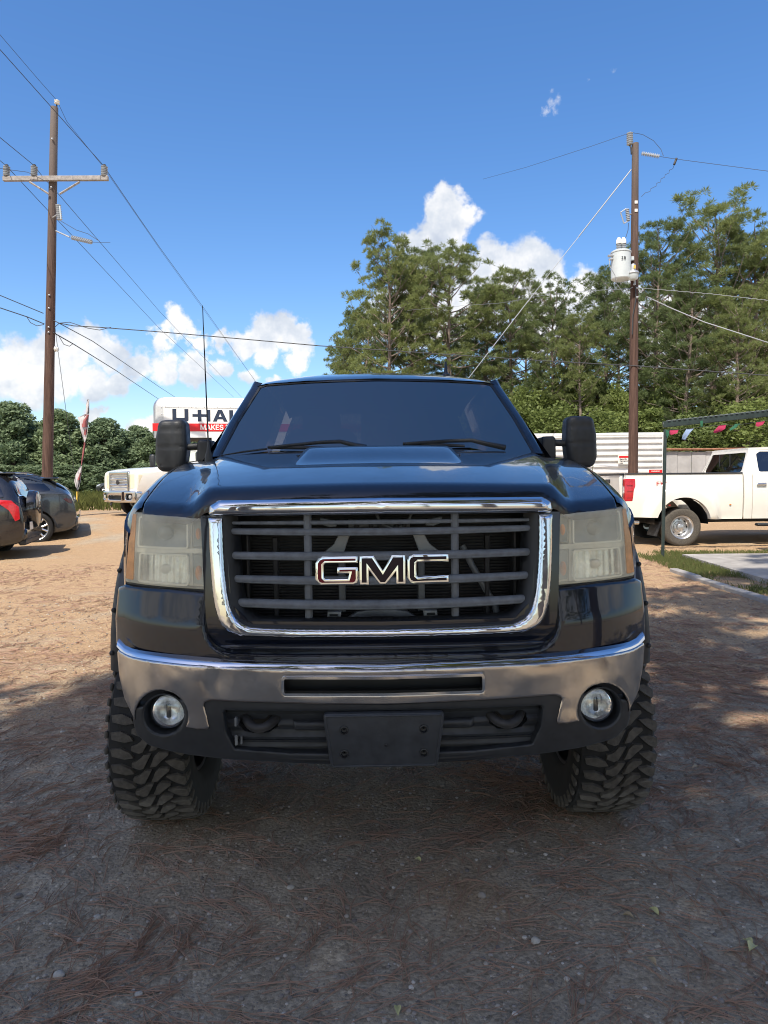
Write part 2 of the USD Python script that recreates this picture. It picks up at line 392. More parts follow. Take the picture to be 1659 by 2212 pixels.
# hood
def yf(x): return 0.118 + plan(x)
def hood_z(x, y):
    x = np.abs(np.asarray(x, float)); y = np.asarray(y, float); s = np.maximum(y - yf(x), 0)
    u = y - 0.19; top = 1.533 + 0.24 * u - 0.0743 * u * u - 0.030 * (x / 0.8) ** 2
    a = np.maximum(0.0775 - s, 0); dome = top - (0.09 - np.sqrt(0.09 ** 2 - a ** 2))
    u = y - 0.30; zs = 1.47 + 0.30 * u - 0.118 * u * u + 0.06 * (0.93 - x)
    a = np.maximum(0.05 - s, 0); side = zs - (0.06 - np.sqrt(0.06 ** 2 - a ** 2))
    xd = 0.60 + 0.19 * (y - 0.12) / 1.18
    w = smoothstep(0.0, 0.085, x - xd)
    sc = 0.038 * smoothstep(0.58, 0.93, y) * (1 - smoothstep(0.925, 0.97, y)) * (1 - smoothstep(0.325, 0.36, x))
    bow = 0.012 * smoothstep(0.50, 0.60, y) * 0
    return dome * (1 - w) + side * w + sc + bow
def gap_x(y): return np.interp(y, [0.2, 0.30, 0.42, 0.7, 1.0, 1.3, 1.5], [0.872, 0.882, 0.893, 0.920, 0.94, 0.955, 0.96])
xs = np.linspace(0, 0.874, 40)
front = [(x, yf(x) + 0.001) for x in xs]
side_ = [(gap_x(y) - 0.003, y) for y in np.linspace(yf(0.874) + 0.02, 1.30, 40)]
rear = [(x, 1.30 + 0.07 * (1 - (x / 0.955) ** 2) - 0.05) for x in np.linspace(0.93, 0, 30)]
hood_poly = sym(front + side_ + rear)
obj('hood', patch(hood_poly, lambda a, b: np.c_[a, b, hood_z(a, b)], 0.024, back=(0, 0, -0.02), bev_dir=(0, 0, -1), bevel=(0.006, 2)), M['paint'], truck, 40)
obj('hood_scoop', [tube([(x, 0.955 + 0.01 * (x / .33) ** 2, float(hood_z(0.9 * x, 0.945)) - 0.006 - 0.02 * (x / 0.33) ** 4) for x in np.linspace(-0.325, 0.325, 25)], np.r_[0.004, np.full(23, 0.011), 0.004], 10)], M['paint'], truck, True)
# fenders: strip outside the gap line, then the side skin with the wheel arch cut out
AX_Y, AX_Z, TR = 0.95, 0.445, 0.445
def fender_top(sg):
    V = []; ys = np.linspace(0.275, 1.5, 40); K = 9
    for y in ys:
        gx = gap_x(y) + 0.003; z0 = float(hood_z(min(gx, 0.955), y)) if y < 1.30 else 1.652 + 0.02 * (y - 1.3)
        if y < 0.30: gx = min(gx, 0.885)
        xo = np.interp(y, [0.27, 0.33, 0.45, 0.8, 1.5], [0.925, 0.965, 0.985, 1.0, 1.005])
        for k in range(K):
            t = k / (K - 1); a = t * math.pi / 2
            V.append((sg * (gx + (xo - gx) * math.sin(a)), y, z0 - 0.004 - (z0 - (z0 - 0.13)) * (1 - math.cos(a))))
    F = [(i * K + k, (i + 1) * K + k, (i + 1) * K + k + 1, i * K + k + 1) for i in range(len(ys) - 1) for k in range(K - 1)]
    F = np.array(F);  F = F[:, ::-1] if sg < 0 else F
    return (np.array(V), F[:, ::-1])
AR_Z, AR_R = 0.86, 0.53
arch = unary_union([Point(AX_Y, AR_Z).buffer(AR_R, quad_segs=24), sbox(AX_Y - AR_R, 0, AX_Y + AR_R, AR_Z)])
skin = Polygon([(0.33, 0.93), (0.30, 1.17), (0.275, 1.36), (0.4, 1.42), (0.8, 1.50), (1.5, 1.56), (1.5, 0.66), (1.3, 0.66)]).difference(arch)
for sg in (1, -1):
    fx = lambda a, b, sg=sg: np.c_[sg * (np.interp(a, [0.27, 0.33, 0.45, 0.8, 1.5], [0.925, 0.965, 0.985, 1.0, 1.005]) + 0.012 * np.sin(np.clip((b - 0.8) / 0.7, 0, 1) * math.pi)), a, b]
    obj('fender', [fender_top(sg), patch(skin, fx, 0.04, back=(-sg * 0.02, 0, 0))], M['paint'], truck, 40)
    # pocket flare round the arch: a swept lip with bolts
    V = []; th = np.radians(np.linspace(-4, 190, 44)); K = 6
    sec = [(0.0, 0.062), (0.035, 0.058), (0.056, 0.04), (0.064, 0.015), (0.055, -0.01), (0.01, -0.02)]
    for t in th:
        r0 = AR_R
        for dx, dr in sec:
            V.append((sg * (0.995 + dx), AX_Y - (r0 + dr) * math.cos(t), AR_Z + (r0 + dr) * math.sin(t)))
    F = np.array([(i * K + k, (i + 1) * K + k, (i + 1) * K + k + 1, i * K + k + 1) for i in range(len(th) - 1) for k in range(K - 1)])
    fl = obj('fender_flare', [(np.array(V), F if sg > 0 else F[:, ::-1])], M['plastic'], truck, 35)
    for t in np.radians(np.linspace(3, 180, 12)): obj('bolt', ball((sg * 1.040, AX_Y - (AR_R + 0.055) * math.cos(t), AR_Z + (AR_R + 0.055) * math.sin(t)), 0.010, 1), M['steel_dark'], fl, True)
    obj('wheel_well', [tube([(sg * 0.70, AX_Y - (AR_R + 0.01) * math.cos(t), AR_Z + (AR_R + 0.01) * math.sin(t)) for t in np.radians(np.linspace(-20, 200, 20))], 0.02, 4),
                       (np.array([(sg * x, AX_Y - (AR_R + 0.01) * math.cos(t), AR_Z + (AR_R + 0.01) * math.sin(t)) for t in np.radians(np.linspace(-25, 205, 24)) for x in (0.45, 1.0)]), np.array([(2 * i, 2 * i + 1, 2 * i + 3, 2 * i + 2) for i in range(23)]))], M['plastic_dark'], truck)

# painted front panel between the lamps and the bumper
tp = tk(chaikin([(0, 1412), (320, 1410), (366, 1394), (384, 1354), (380, 1310), (377, 1274)]) + [(460, 1264), (552, 1256), (566, 1262), (573, 1330), (572, 1384), (531, 1411), (430, 1423), (245, 1428), (0, 1432)], F_fas)
corner = rounded(sym(tp), 0.012)
obj('front_panel', patch(corner, on(F_fas, -0.004), 0.025, back=BK * 0.10, bevel=(0.014, 4)), M['paint'], truck, 40)
tp = tk([(0, 1100), (379, 1108), (382, 1280), (395, 1420), (0, 1426)], F_fas)
rec = sym(tp)
hole = sym(tk([(0, 1105), (330, 1105), (325, 1300), (290, 1340), (0, 1345)], F_fas))
obj('grille_surround', patch(rec.difference(hole), lambda a, b: np.c_[a, F_u(a, b) + 0.022 + 0.02 * smoothstep(1.03, 0.95, b), b], 0.03, back=BK * 0.02), M['paint'], truck, 40)
# under-lip ledge that catches light
led = [(x, float(F_fas(x, 0.975)) + 0.004, 0.972 + 0.004 * (x / .6) ** 2) for x in np.linspace(-0.56, 0.56, 31)]
obj('panel_ledge', tube(led, np.r_[0.003, np.full(29, 0.008), 0.003], 8), M['paint'], truck, True)

# chrome grille frame: bar on top, U below
grille = part('grille', truck)
bar = rounded(sym(tk([(0, 1075), (352, 1077), (371, 1088), (375, 1108), (374, 1112), (0, 1112)], F_u)), 0.012)
obj('chrome_bar', patch(bar, on(F_u, -0.006), 0.02, back=BK * 0.05, bevel=(0.03, 7)), M['chrome'], grille, 60)
def U(o): return tk(o, F_u)
outer = sym(U([(0, 1114.5)] + chaikin([(374, 1114.5), (372, 1210), (366, 1295), (354, 1345), (322, 1369), (285, 1374), (150, 1378), (0, 1379)])))
inner = sym(U([(0, 1090)] + chaikin([(343, 1090), (341, 1210), (333, 1290), (321, 1330), (294, 1350), (260, 1354), (150, 1358), (0, 1360)])))
uch = rounded(outer.difference(inner).buffer(0), 0.004)
obj('chrome_frame', patch(uch, on(F_u), 0.02, back=BK * 0.05, bevel=(0.016, 5)), M['chrome'], grille, 60)
opening = sym(U([(0, 1100)] + chaikin([(317, 1100), (314, 1240), (306, 1305), (282, 1335), (235, 1340), (0, 1344)])))
ring = inner.buffer(0.004).difference(opening).difference(sbox(-2, float(U([(0, 1113)])[0][1]), 2, 3))
obj('inner_frame', patch(ring, lambda a, b: np.c_[a, F_u(a, b) + 0.016 + 0.055 * smoothstep(0.0, 0.05, shapely.distance(inner.exterior, shapely.points(np.c_[a, b]))), b], 0.018, back=BK * 0.05), M['plastic_dark'], grille, 40)
for vc, hh, ve in ((1127, 5, 1126), (1148, 8.5, 1144), (1200, 10, 1196), (1253, 10, 1246), (1305, 11, 1297)):
    P = []; R = []
    for h in np.linspace(-322, 322, 33):
        v = vc + (ve - vc) * (h / 316) ** 2
        x, z = tk([(abs(h), v)], F_bar)[0]
        P.append((math.copysign(x, h), float(F_bar(x, z)) - 0.010 * (1 - (h / 322) ** 2), z)); R.append((hh - 1.5 * (h / 316) ** 2) / 610)
    obj('grille_bar', tube(P, R, 10), M['plastic_grey'], grille, True)
for sg in (-1, 1):
    P = [(sg * tk([(159, v)], F_bar)[0][0], float(F_bar(0.26, z)) + 0.010, z) for v in np.linspace(1108, 1342, 8) for z in [tk([(159, v)], F_bar)[0][1]]]
    obj('grille_post', [cbox(np.mean(P, 0), (0.026, 0.03, P[0][2] - P[-1][2]), 0.006)], M['plastic_grey'], grille, 30)
def c2(x, y): return ((580 + x / 2.07375) / 1.1573 - 825.5, (1220 + y / 2.07375) / 1.1573)
emblem = part('emblem', grille.GetParent())
def F_em(x, z): return F_bar(x, z) - 0.030
LET = [[(655, 352), (470, 352), (448, 362), (435, 385), (435, 470), (445, 490), (465, 500), (630, 500), (650, 490), (656, 472), (656, 408), (545, 408), (545, 443), (607, 443), (600, 468), (487, 468), (478, 458), (478, 397), (487, 388), (655, 388)],
       [(661, 350), (735, 350), (783, 425), (830, 347), (902, 347), (902, 500), (850, 500), (850, 436), (800, 500), (764, 500), (712, 428), (712, 502), (661, 502)],
       [(940, 346), (1127, 344), (1127, 386), (968, 386), (958, 395), (958, 455), (968, 463), (1127, 454), (1127, 494), (940, 497), (920, 488), (910, 468), (910, 375), (920, 355)]]
for lt in LET:
    po = Polygon([(math.copysign(p[0], hw), p[1]) for (hw, v) in [c2(*q) for q in lt] for p in tk([(abs(hw), v)], F_em)]).buffer(0)
    L1 = obj('letter', patch(po, on(F_em), 0.03, back=BK * 0.022, bevel=(0.004, 2)), M['chrome'], emblem, 30)
    obj('letter_fill', patch(po.buffer(-0.0085, join_style=2), on(F_em, -0.003), 0.03, back=BK * 0.004), M['emblem_red' if lt is LET[0] else 'emblem_dark'], L1, 30)
# behind the grille
core = part('radiator_core', truck)
obj('radiator', [cbox((0, 0.42, 1.19), (1.16, 0.04, 0.62), 0.01)], M['plastic_dark'], core)
obj('radiator_fins', [cbox((0, 0.392, z), (1.0, 0.014, 0.006), 0.001) for z in np.linspace(0.93, 1.46, 46)], M['steel_dark'], core)
def c2p(pts, Y, name, mt, th=0.02):
    po = []
    for q in pts:
        hw, v = c2(*q); x, z = tk([(abs(hw), v)], lambda x, z: Y)[0]; po.append((math.copysign(x, hw), z))
    obj(name, patch(Polygon(po).buffer(0), lambda a, b: np.c_[a, np.full(len(a), Y), b], 0.06, back=(0, th, 0), bevel=(0.006, 2)), M[mt], core, 30)
for mx in (0, 1):
    k = (lambda L: [((1560 - x), y) for x, y in L]) if mx else (lambda L: L)
    c2p(k([(560, 235), (620, 235), (585, 330), (480, 330), (530, 290)]), 0.22, 'latch_support', 'beam_metal')
    c2p(k([(462, 150), (540, 165), (548, 196), (510, 200), (468, 185)]), 0.20, 'support_horn', 'beam_metal')
    c2p(k([(556, 330), (592, 330), (592, 640), (556, 640)]), 0.25, 'support_post', 'alu_dull')
    c2p(k([(495, 638), (568, 638), (560, 690), (490, 690)]), 0.19, 'support_bracket', 'beam_metal')
    c2p(k([(505, 650), (550, 650), (550, 664), (505, 664)]), 0.186, 'bracket_slot', 'plastic_dark', 0.003)
    c2p(k([(215, 250), (243, 250), (243, 700), (222, 700)]), 0.24, 'side_bracket', 'steel_dark')
    c2p(k([(80, 235), (92, 235), (92, 640), (80, 640)]), 0.21, 'side_bracket', 'steel_dark')
c2p([(570, 690), (650, 640), (720, 630), (840, 630), (910, 640), (990, 690), (880, 700), (840, 668), (720, 668), (680, 700)], 0.24, 'lower_crossbar', 'alu_dull')
c2p([(610, 160), (930, 160), (930, 205), (610, 205)], 0.26, 'latch_plate', 'alu_dull')
for xq in (640, 715, 760, 850, 890):
    c2p([(xq, 165), (xq + 22, 165), (xq + 22, 215), (xq, 215)], 0.235, 'latch_part', 'steel_dark')
obj('hose', tube([(-0.02, 0.25, 1.43), (0.0, 0.25, 1.385), (0.05, 0.25, 1.365), (0.1, 0.25, 1.385), (0.115, 0.25, 1.43)], 0.006, 8), M['alu_dull'], core, True)
obj('hose', tube([(0.30, 0.26, 1.30), (0.34, 0.26, 1.22), (0.38, 0.26, 1.15), (0.42, 0.26, 1.08), (0.44, 0.26, 1.0)], 0.012, 8), M['alu_dull'], core, True)
for y0, y1, x0, x1 in ((0.14, 0.42, -0.9, -0.6), (0.14, 0.42, 0.6, 0.9)):
    obj('side_baffle', cbox(((x0 + x1) / 2, 0.42, 1.15), (0.36, 0.02, 0.66), 0.004), M['plastic_dark'], core)

# headlights
for sg in (1, -1):
    hl = part('headlight', truck)
    def hp(pts, r=0.01):
        q = [(sg * x, z) for x, z in tk(pts, F_head)]
        p_ = Polygon(q); return rounded(p_, r) if r else p_
    out_ = hp([(379, 1114), (533, 1099), (543, 1165), (553, 1250), (376, 1270)], 0.012)
    obj('lamp_lens', patch(out_, on(F_head), 0.022, back=BK * 0.05, bevel=(0.012, 3)), M['haze_lens'], hl, 50)
    obj('lamp_housing', patch(out_.buffer(-0.004), on(F_head, 0.055), 0.03), M['lamp_grey'], hl)
    obj('upper_lamp', patch(hp([(420, 1118), (519, 1111), (523, 1173), (420, 1181)]), lambda a, b: np.c_[a, F_head(a, b) + 0.040 + 0.010 * np.cos((b - 1.35) * 36) , b], 0.012, back=BK * 0.02), M['lamp_dark'], hl, 40)
    obj('lower_lamp', patch(hp([(420, 1196), (524, 1189), (528, 1248), (419, 1260)]), lambda a, b: np.c_[a, F_head(a, b) + 0.040 + 0.008 * np.sin(a * 230) * 0.4, b], 0.006, back=BK * 0.02), M['lamp_silver'], hl, 40)
    x, z = tk([(470, 1147)], F_head)[0]; obj('bulb_cap', ball((sg * x, float(F_head(x, z)) + 0.04, z), 0.026, 2, (1.2, 0.5, 1)), M['lamp_dark'], hl, True)
    x, z = tk([(470, 1226)], F_head)[0]; obj('bulb_cap', ball((sg * x, float(F_head(x, z)) + 0.036, z), 0.018, 2, (1.2, 0.5, 1)), M['lamp_grey'], hl, True)
    def strip(name, pts, off, mt, r=0.004):
        obj(name, patch(hp(pts, r), on(F_head, off), 0.02, back=BK * 0.015), M[mt], hl, 40)
    strip('bezel_bar', [(384, 1181), (534, 1177), (535, 1186), (384, 1191)], 0.010, 'lamp_grey', 0)
    strip('bezel_bar', [(411, 1116), (417, 1116), (416, 1262), (410, 1262)], 0.024, 'lamp_grey', 0)
    for a_, b_, c_, d_ in ((1114, 1182, 1107, 1175), (1192, 1262, 1186, 1250)):
        ol = hp([(417, a_ + 1), (521, c_ + 1), (526, d_ + 1), (417, b_)], 0.012)
        obj('lamp_rim', patch(ol.difference(ol.buffer(-0.006)), on(F_head, 0.008), 0.02, back=BK * 0.01), M['lamp_rim'], hl)
    strip('amber_reflector', [(525, 1105), (532, 1104), (542, 1165), (549, 1242), (533, 1246), (530, 1180)], -0.0015, 'amber_edge')
    strip('turn_lamp', [(386, 1122), (408, 1120), (408, 1176), (386, 1178)], 0.030, 'lamp_dark')
    strip('turn_lamp', [(386, 1196), (408, 1194), (408, 1258), (386, 1261)], 0.030, 'lamp_dark')
    for vv, rr in ((1150, 0.014), (1235, 0.018)):
        x, z = tk([(398, vv)], F_head)[0]; obj('turn_bulb', ball((sg * x, float(F_head(x, z)) + 0.030, z), rr, 2, (0.7, 0.6, 1.5)), M['amber'], hl, True)
    # dark seam round the lamp
    obj('lamp_gasket', patch(out_.buffer(0.008).difference(out_.buffer(0.001)), on(F_head, 0.022), 0.03, back=BK * 0.05), M['plastic_dark'], hl)

# bumper
bump = part('front_bumper', truck)
def BP(o): return tk(o, F_bump)
ridge = chaikin([(0, 1447), (245, 1441), (400, 1434), (530, 1416), (562, 1402), (572, 1387)], 2)
face = sym(BP(ridge + [(567, 1450), (557, 1500), (534, 1549), (520, 1552), (425, 1566), (400, 1571), (374, 1571), (381, 1540), (388, 1514), (372, 1509), (200, 1518), (0, 1524)]))
face = rounded(face, 0.012)
slot = rounded(sym(BP([(0, 1464), (217, 1460), (217, 1497), (0, 1500)])), 0.01)
def circ(hw, v, r, F, n=40): return Polygon(tk([(hw + r * math.cos(a), v + r * math.sin(a)) for a in np.arange(n) / n * 2 * math.pi], F))
def both(p): return unary_union([p, Polygon([(-x, z) for x, z in p.exterior.coords])])
fogh = both(circ(478, 1541, 56, F_bump))
chrome_face = face.difference(slot).difference(fogh)
def bump_pt(a, b):
    # the dent and the ripples that the left side carries
    d = 0.006 * np.exp(-(((a + 0.56) / 0.03) ** 2 + ((b - 0.895) / 0.05) ** 2)) + 0.0012 * np.sin(a * 21) * np.sin(b * 30 + 1) + 0.002 * np.exp(-(((a - 0.55) / 0.10) ** 2 + ((b - 0.82) / 0.04) ** 2))
    return np.c_[a, F_bump(a, b) + d, b]
obj('chrome_face', patch(chrome_face, bump_pt, 0.018, back=BK * 0.035, bevel=(0.008, 3)), M['chrome_worn'], bump, 40)
rl = [(x, z) for x, z in BP(ridge)]
rxs = np.linspace(-rl[-1][0], rl[-1][0], 61); rz = np.interp(np.abs(rxs), [p[0] for p in rl], [p[1] for p in rl])
V = []; K = 7
for x, z in zip(rxs, rz):
    w = 0.052 * (1 - 0.5 * smoothstep(0.5, 0.97, abs(x))) 
    for k in range(K):
        t = k / (K - 1); V.append((x, float(plan(x)) + 0.006 + w * t, z - 0.004 + 0.012 * math.sin(min(1, t * 3) * math.pi / 2) + 0.012 * t))
Fq = np.array([(i * K + k, (i + 1) * K + k, (i + 1) * K + k + 1, i * K + k + 1) for i in range(60) for k in range(K - 1)])
obj('chrome_shelf', [(np.array(V), Fq)], M['chrome'], bump, 40)
obj('slot_frame', patch(slot.buffer(0.004).difference(slot.buffer(-0.005)), on(F_bump, -0.004), 0.03, back=BK * 0.03), M['chrome'], bump, 40)
obj('slot_back', cbox((0, 0.11, 0.855), (0.75, 0.02, 0.16), 0.003), M['plastic_dark'], bump)
val = sym(tk([(0, 1505), (380, 1495), (538, 1520), (539, 1550), (532, 1578), (505, 1603), (425, 1624), (338, 1636), (200, 1645), (0, 1649)], F_val))
val = rounded(val, 0.02)
recess = rounded(sym(tk([(0, 1536), (346, 1530), (340, 1575), (322, 1612), (200, 1624), (0, 1629)], F_val)), 0.01)
fogc = both(circ(472, 1537, 44, F_val))
obj('valance', patch(val.difference(recess).difference(fogc), on(F_val), 0.02, back=BK * 0.06, bevel=(0.008, 2)), M['plastic'], bump, 40)
def F_rec(x, z): z = np.asarray(z); return F_val(x, z) + 0.045 + 0.006 * np.sin(z * 150)
hooks = both(Polygon(tk([(226, 1543), (246, 1540), (256, 1549), (283, 1549), (293, 1540), (308, 1543), (312, 1560), (300, 1574), (280, 1579), (246, 1578), (228, 1566)], F_rec)))
obj('recess_panel', patch(recess.buffer(0.004).difference(hooks), on(F_rec), 0.012, back=BK * 0.03), M['plastic'], bump, 35)
for v0, v1, h in ((1551, 1573, 195), (1590, 1607, 330)):
    rb = sym(tk([(0, v0 + 3), (h, v0), (h - 4, v1), (0, v1 + 3)], F_rec))
    obj('valance_rib', patch(rb, on(F_rec, -0.012), 0.02, back=BK * 0.02, bevel=(0.008, 3)), M['plastic'], bump, 40)
obj('lower_lip', tube([(x, float(F_val(x, 0.60)) + 0.02, 0.585 + 0.03 * (x / .62) ** 2) for x in np.linspace(-0.62, 0.62, 25)], 0.02, 8), M['plastic_dark'], bump, True)
for sg in (1, -1):
    x, z = tk([(472, 1537)], F_val)[0]; y = float(F_val(x, z))
    cup = [(0.076, -0.004), (0.070, 0.0), (0.066, 0.02), (0.064, 0.06), (0.0, 0.065)]
    fg = part('fog_lamp', truck)
    obj('lamp_cup', lathe([(r, yy) for r, yy in cup], 40, 'y', (sg * x, y + 0.002, z)), M['plastic'], fg, 40)
    lx, lz = tk([(466, 1533)], F_val)[0]
    obj('lamp_reflector', lathe([(0.058, 0.0), (0.05, 0.022), (0.03, 0.036), (0.0, 0.042)], 40, 'y', (sg * lx, y + 0.012, lz)), M['lamp_silver'], fg, True)
    obj('lamp_shield', cbox((sg * lx, y + 0.022, lz), (0.016, 0.012, 0.05), 0.004), M['steel_dark'], fg)
    obj('lamp_glass', lathe([(0.0602, 0.006), (0.059, 0.0), (0.045, -0.008), (0.024, -0.013), (0.0, -0.0145)], 40, 'y', (sg * lx, y + 0.010, lz)), M['lamp_clear'], fg, True)
    # tow hook
    hk = []
    for t in np.linspace(0, 1, 15):
        xx_ = 0.363 + 0.12 * t; a = math.sin(math.pi * t)
        hk.append((sg * xx_, 0.10 - 0.075 * a ** 0.6, 0.735 - 0.028 * a ** 0.7))
    obj('tow_hook', tube(hk, 0.016, 10), M['steel_dark'], truck, True)
    obj('hook_recess', cbox((sg * 0.42, 0.155, 0.72), (0.22, 0.02, 0.12), 0.004), M['plastic_dark'], bump)
obj('broken_tab', [cbox((-0.505, 0.045, 0.725), (0.008, 0.02, 0.03), 0.002), cbox((-0.508, 0.06, 0.655), (0.010, 0.012, 0.035), 0.002), cbox((-0.49, 0.06, 0.655), (0.006, 0.012, 0.028), 0.002)], M['alu_dull'], bump)
# licence plate bracket
def F_pl(x, z): return -0.012 + 0.10 * np.maximum(0, 0.70 - np.asarray(z)) + 0 * np.asarray(x)
plq = rounded(sym(tk([(0, 1541), (129, 1541), (131, 1549), (116, 1654), (108, 1658), (0, 1658)], F_pl)), 0.010)
holes = unary_union([Point(p).buffer(0.011) for p in [(s * x, z) for s in (1, -1) for x, z in tk([(86, 1576), (86, 1627)], F_pl)]])
pb = part('plate_bracket', truck)
obj('bracket_plate', patch(plq.difference(holes), on(F_pl), 0.03, back=BK * 0.02, bevel=(0.006, 3)), M['plate_plastic'], pb, 40)
rim_ = plq.buffer(-0.004).difference(plq.buffer(-0.011))
obj('bracket_rim', patch(rim_, on(F_pl, -0.004), 0.03, back=BK * 0.006, bevel=(0.003, 2)), M['plate_plastic'], pb, 40)
for s in (1, -1):
    for x, z in tk([(86, 1576), (86, 1627)], F_pl):
        obj('screw_hole', lathe([(0.0145, -0.003), (0.011, -0.004), (0.010, 0.008), (0.0035, 0.009), (0.0, 0.004)], 18, 'y', (s * x, float(F_pl(x, z)), z)), M['plastic_dark'], pb, 30)
obj('screw_hole', lathe([(0.006, -0.002), (0.003, -0.003), (0.0, 0.001)], 12, 'y', (0.006, float(F_pl(0, 0.66)) - 0.001, 0.655)), M['plastic_dark'], pb)

# windshield, pillars, roof, cowl
def F_gl(x, z): return 1.33 + (np.asarray(z) - 1.62) * 1.22 + 0.22 * np.asarray(x) ** 2
gl_px = [(0, 819), (150, 823), (235, 828.5), (250, 832), (300, 908), (341, 982), (334, 987), (200, 997), (0, 1003)]
glp = sym(tk(gl_px, F_gl))
obj('windshield', patch(rounded(glp, 0.03), on(F_gl), 0.05), M['windshield'], truck, True)
gb = glp.buffer(0.006).difference(rounded(glp, 0.03).buffer(-0.012))
obj('windshield_seal', patch(gb, on(F_gl, -0.004), 0.05, back=BK * 0.02), M['plastic_dark'], truck, 40)
for sg in (1, -1):
    ip = tk([(244, 826), (252, 833), (302, 908), (341, 982)], F_gl)
    op = tk([(262, 822), (272, 836), (322, 912), (363, 984)], F_gl)
    V = []
    for (ax, az), (bx, bz) in zip(ip, op):
        ya, yb = float(F_gl(ax, az)), float(F_gl(ax, az))
        V += [(sg * ax, ya - 0.005, az), (sg * (ax * 0.35 + bx * 0.65), ya - 0.004, az * 0.4 + bz * 0.6), (sg * bx, yb + 0.03, bz), (sg * (bx + 0.015), yb + 0.12, bz)]
    F = np.array([(i * 4 + k, (i + 1) * 4 + k, (i + 1) * 4 + k + 1, i * 4 + k + 1) for i in range(3) for k in range(3)])
    obj('windshield_pillar', [(np.array(V), F if sg > 0 else F[:, ::-1])], M['paint'], truck, True)
rp = tk([(0, 819), (150, 823), (235, 828.5), (250, 832)], F_gl)
fx_, fy_, fz_ = np.array([p[0] for p in rp] + [0.80]), np.array([float(F_gl(*p)) for p in rp] + [float(F_gl(*rp[-1])) + 0.02]), np.array([p[1] for p in rp] + [rp[-1][1] - 0.03])
V = []; xs = np.linspace(-0.76, 0.76, 41); ts = np.r_[0, 0.04, 0.1, 0.2, 0.35, 0.5, 0.7, 1.0, 1.4, 1.75, 1.9]
zt = np.array([0, 0.018, 0.036, 0.060, 0.088, 0.103, 0.108, 0.100, 0.07, 0.02, -0.03])
for x in xs:
    y0, z0 = np.interp(abs(x), fx_, fy_), np.interp(abs(x), fx_, fz_)
    for t, dz in zip(ts, zt):
        V.append((x, y0 + t - 0.01 * (t == 0), z0 + 0.004 + dz * (1 - 0.35 * (abs(x) / 0.76) ** 3)))
K = len(ts)
F = np.array([(i * K + k, (i + 1) * K + k, (i + 1) * K + k + 1, i * K + k + 1) for i in range(40) for k in range(K - 1)])
obj('roof', [(np.array(V), F)], M['paint'], truck, 50)
obj('cowl', [(np.array([(x, y, z) for x in np.linspace(-0.93, 0.93, 25) for y, z in ((1.26 - 0.02 * x * x, 1.645), (1.36, 1.648), (float(F_gl(x, 1.66)) + 0.03, 1.672 - 0.02 * abs(x) ** 2))]), np.array([(i * 3 + k, (i + 1) * 3 + k, (i + 1) * 3 + k + 1, i * 3 + k + 1) for i in range(24) for k in range(2)]))], M['plastic'], truck, 40)
def c3(x, y): return (500 + x / 1.803) / 1.1573 - 817.5, (880 + y / 1.803) / 1.1573
def gpt(x, y, off):
    hw, v = c3(x, y); a, b = tk([(abs(hw), v)], F_gl)[0]; return np.array([math.copysign(a, hw), float(F_gl(a, b)) - off, b])
for arm, blade in ((((752, 432), (700, 420), (640, 404), (560, 406), (440, 416), (330, 428)), ((316, 426), (450, 428), (594, 432))),
                   (((1375, 438), (1290, 420), (1225, 404), (1120, 406), (1000, 412), (930, 418)), ((918, 416), (1060, 421), (1194, 428)))):
    w = part('wiper', truck)
    obj('wiper_arm', tube([gpt(x, y, 0.05) for x, y in arm], [0.016, 0.013, 0.011, 0.010, 0.009, 0.010], 8), M['plastic'], w, True)
    obj('wiper_blade', tube([gpt(x, y, 0.03) for x, y in blade], [0.009, 0.012, 0.008], 6), M['plastic_dark'], w, True)
w = part('wiper', truck)
obj('wiper_blade', tube([gpt(x, y, 0.02) for x, y in ((105, 460), (200, 445), (310, 432))], [0.003, 0.006, 0.006], 6), M['plastic_dark'], w, True)
# interior seen through the tinted glass
inn = part('interior', truck)
obj('dashboard', cbox((0, 1.95, 1.45), (1.55, 0.7, 0.30), 0.08), M['plastic_dark'], inn, 40)
obj('steering_wheel', tube([(0.40 + 0.19 * math.cos(a), 2.25 + 0.07 * math.sin(a), 1.60 + 0.17 * math.sin(a)) for a in np.linspace(0, 2 * math.pi, 25)], 0.016, 8), M['plastic'], inn, True)
for sx in (-0.40, 0.40):
    obj('seat', [cbox((sx, 2.9, 1.62), (0.52, 0.16, 0.62), 0.06), cbox((sx, 2.92, 1.99), (0.28, 0.10, 0.18), 0.04)], M['plastic'], inn, 40)
obj('rear_view_mirror', cbox((0, 2.10, 2.07), (0.24, 0.03, 0.07), 0.012), M['plastic'], inn, 40)

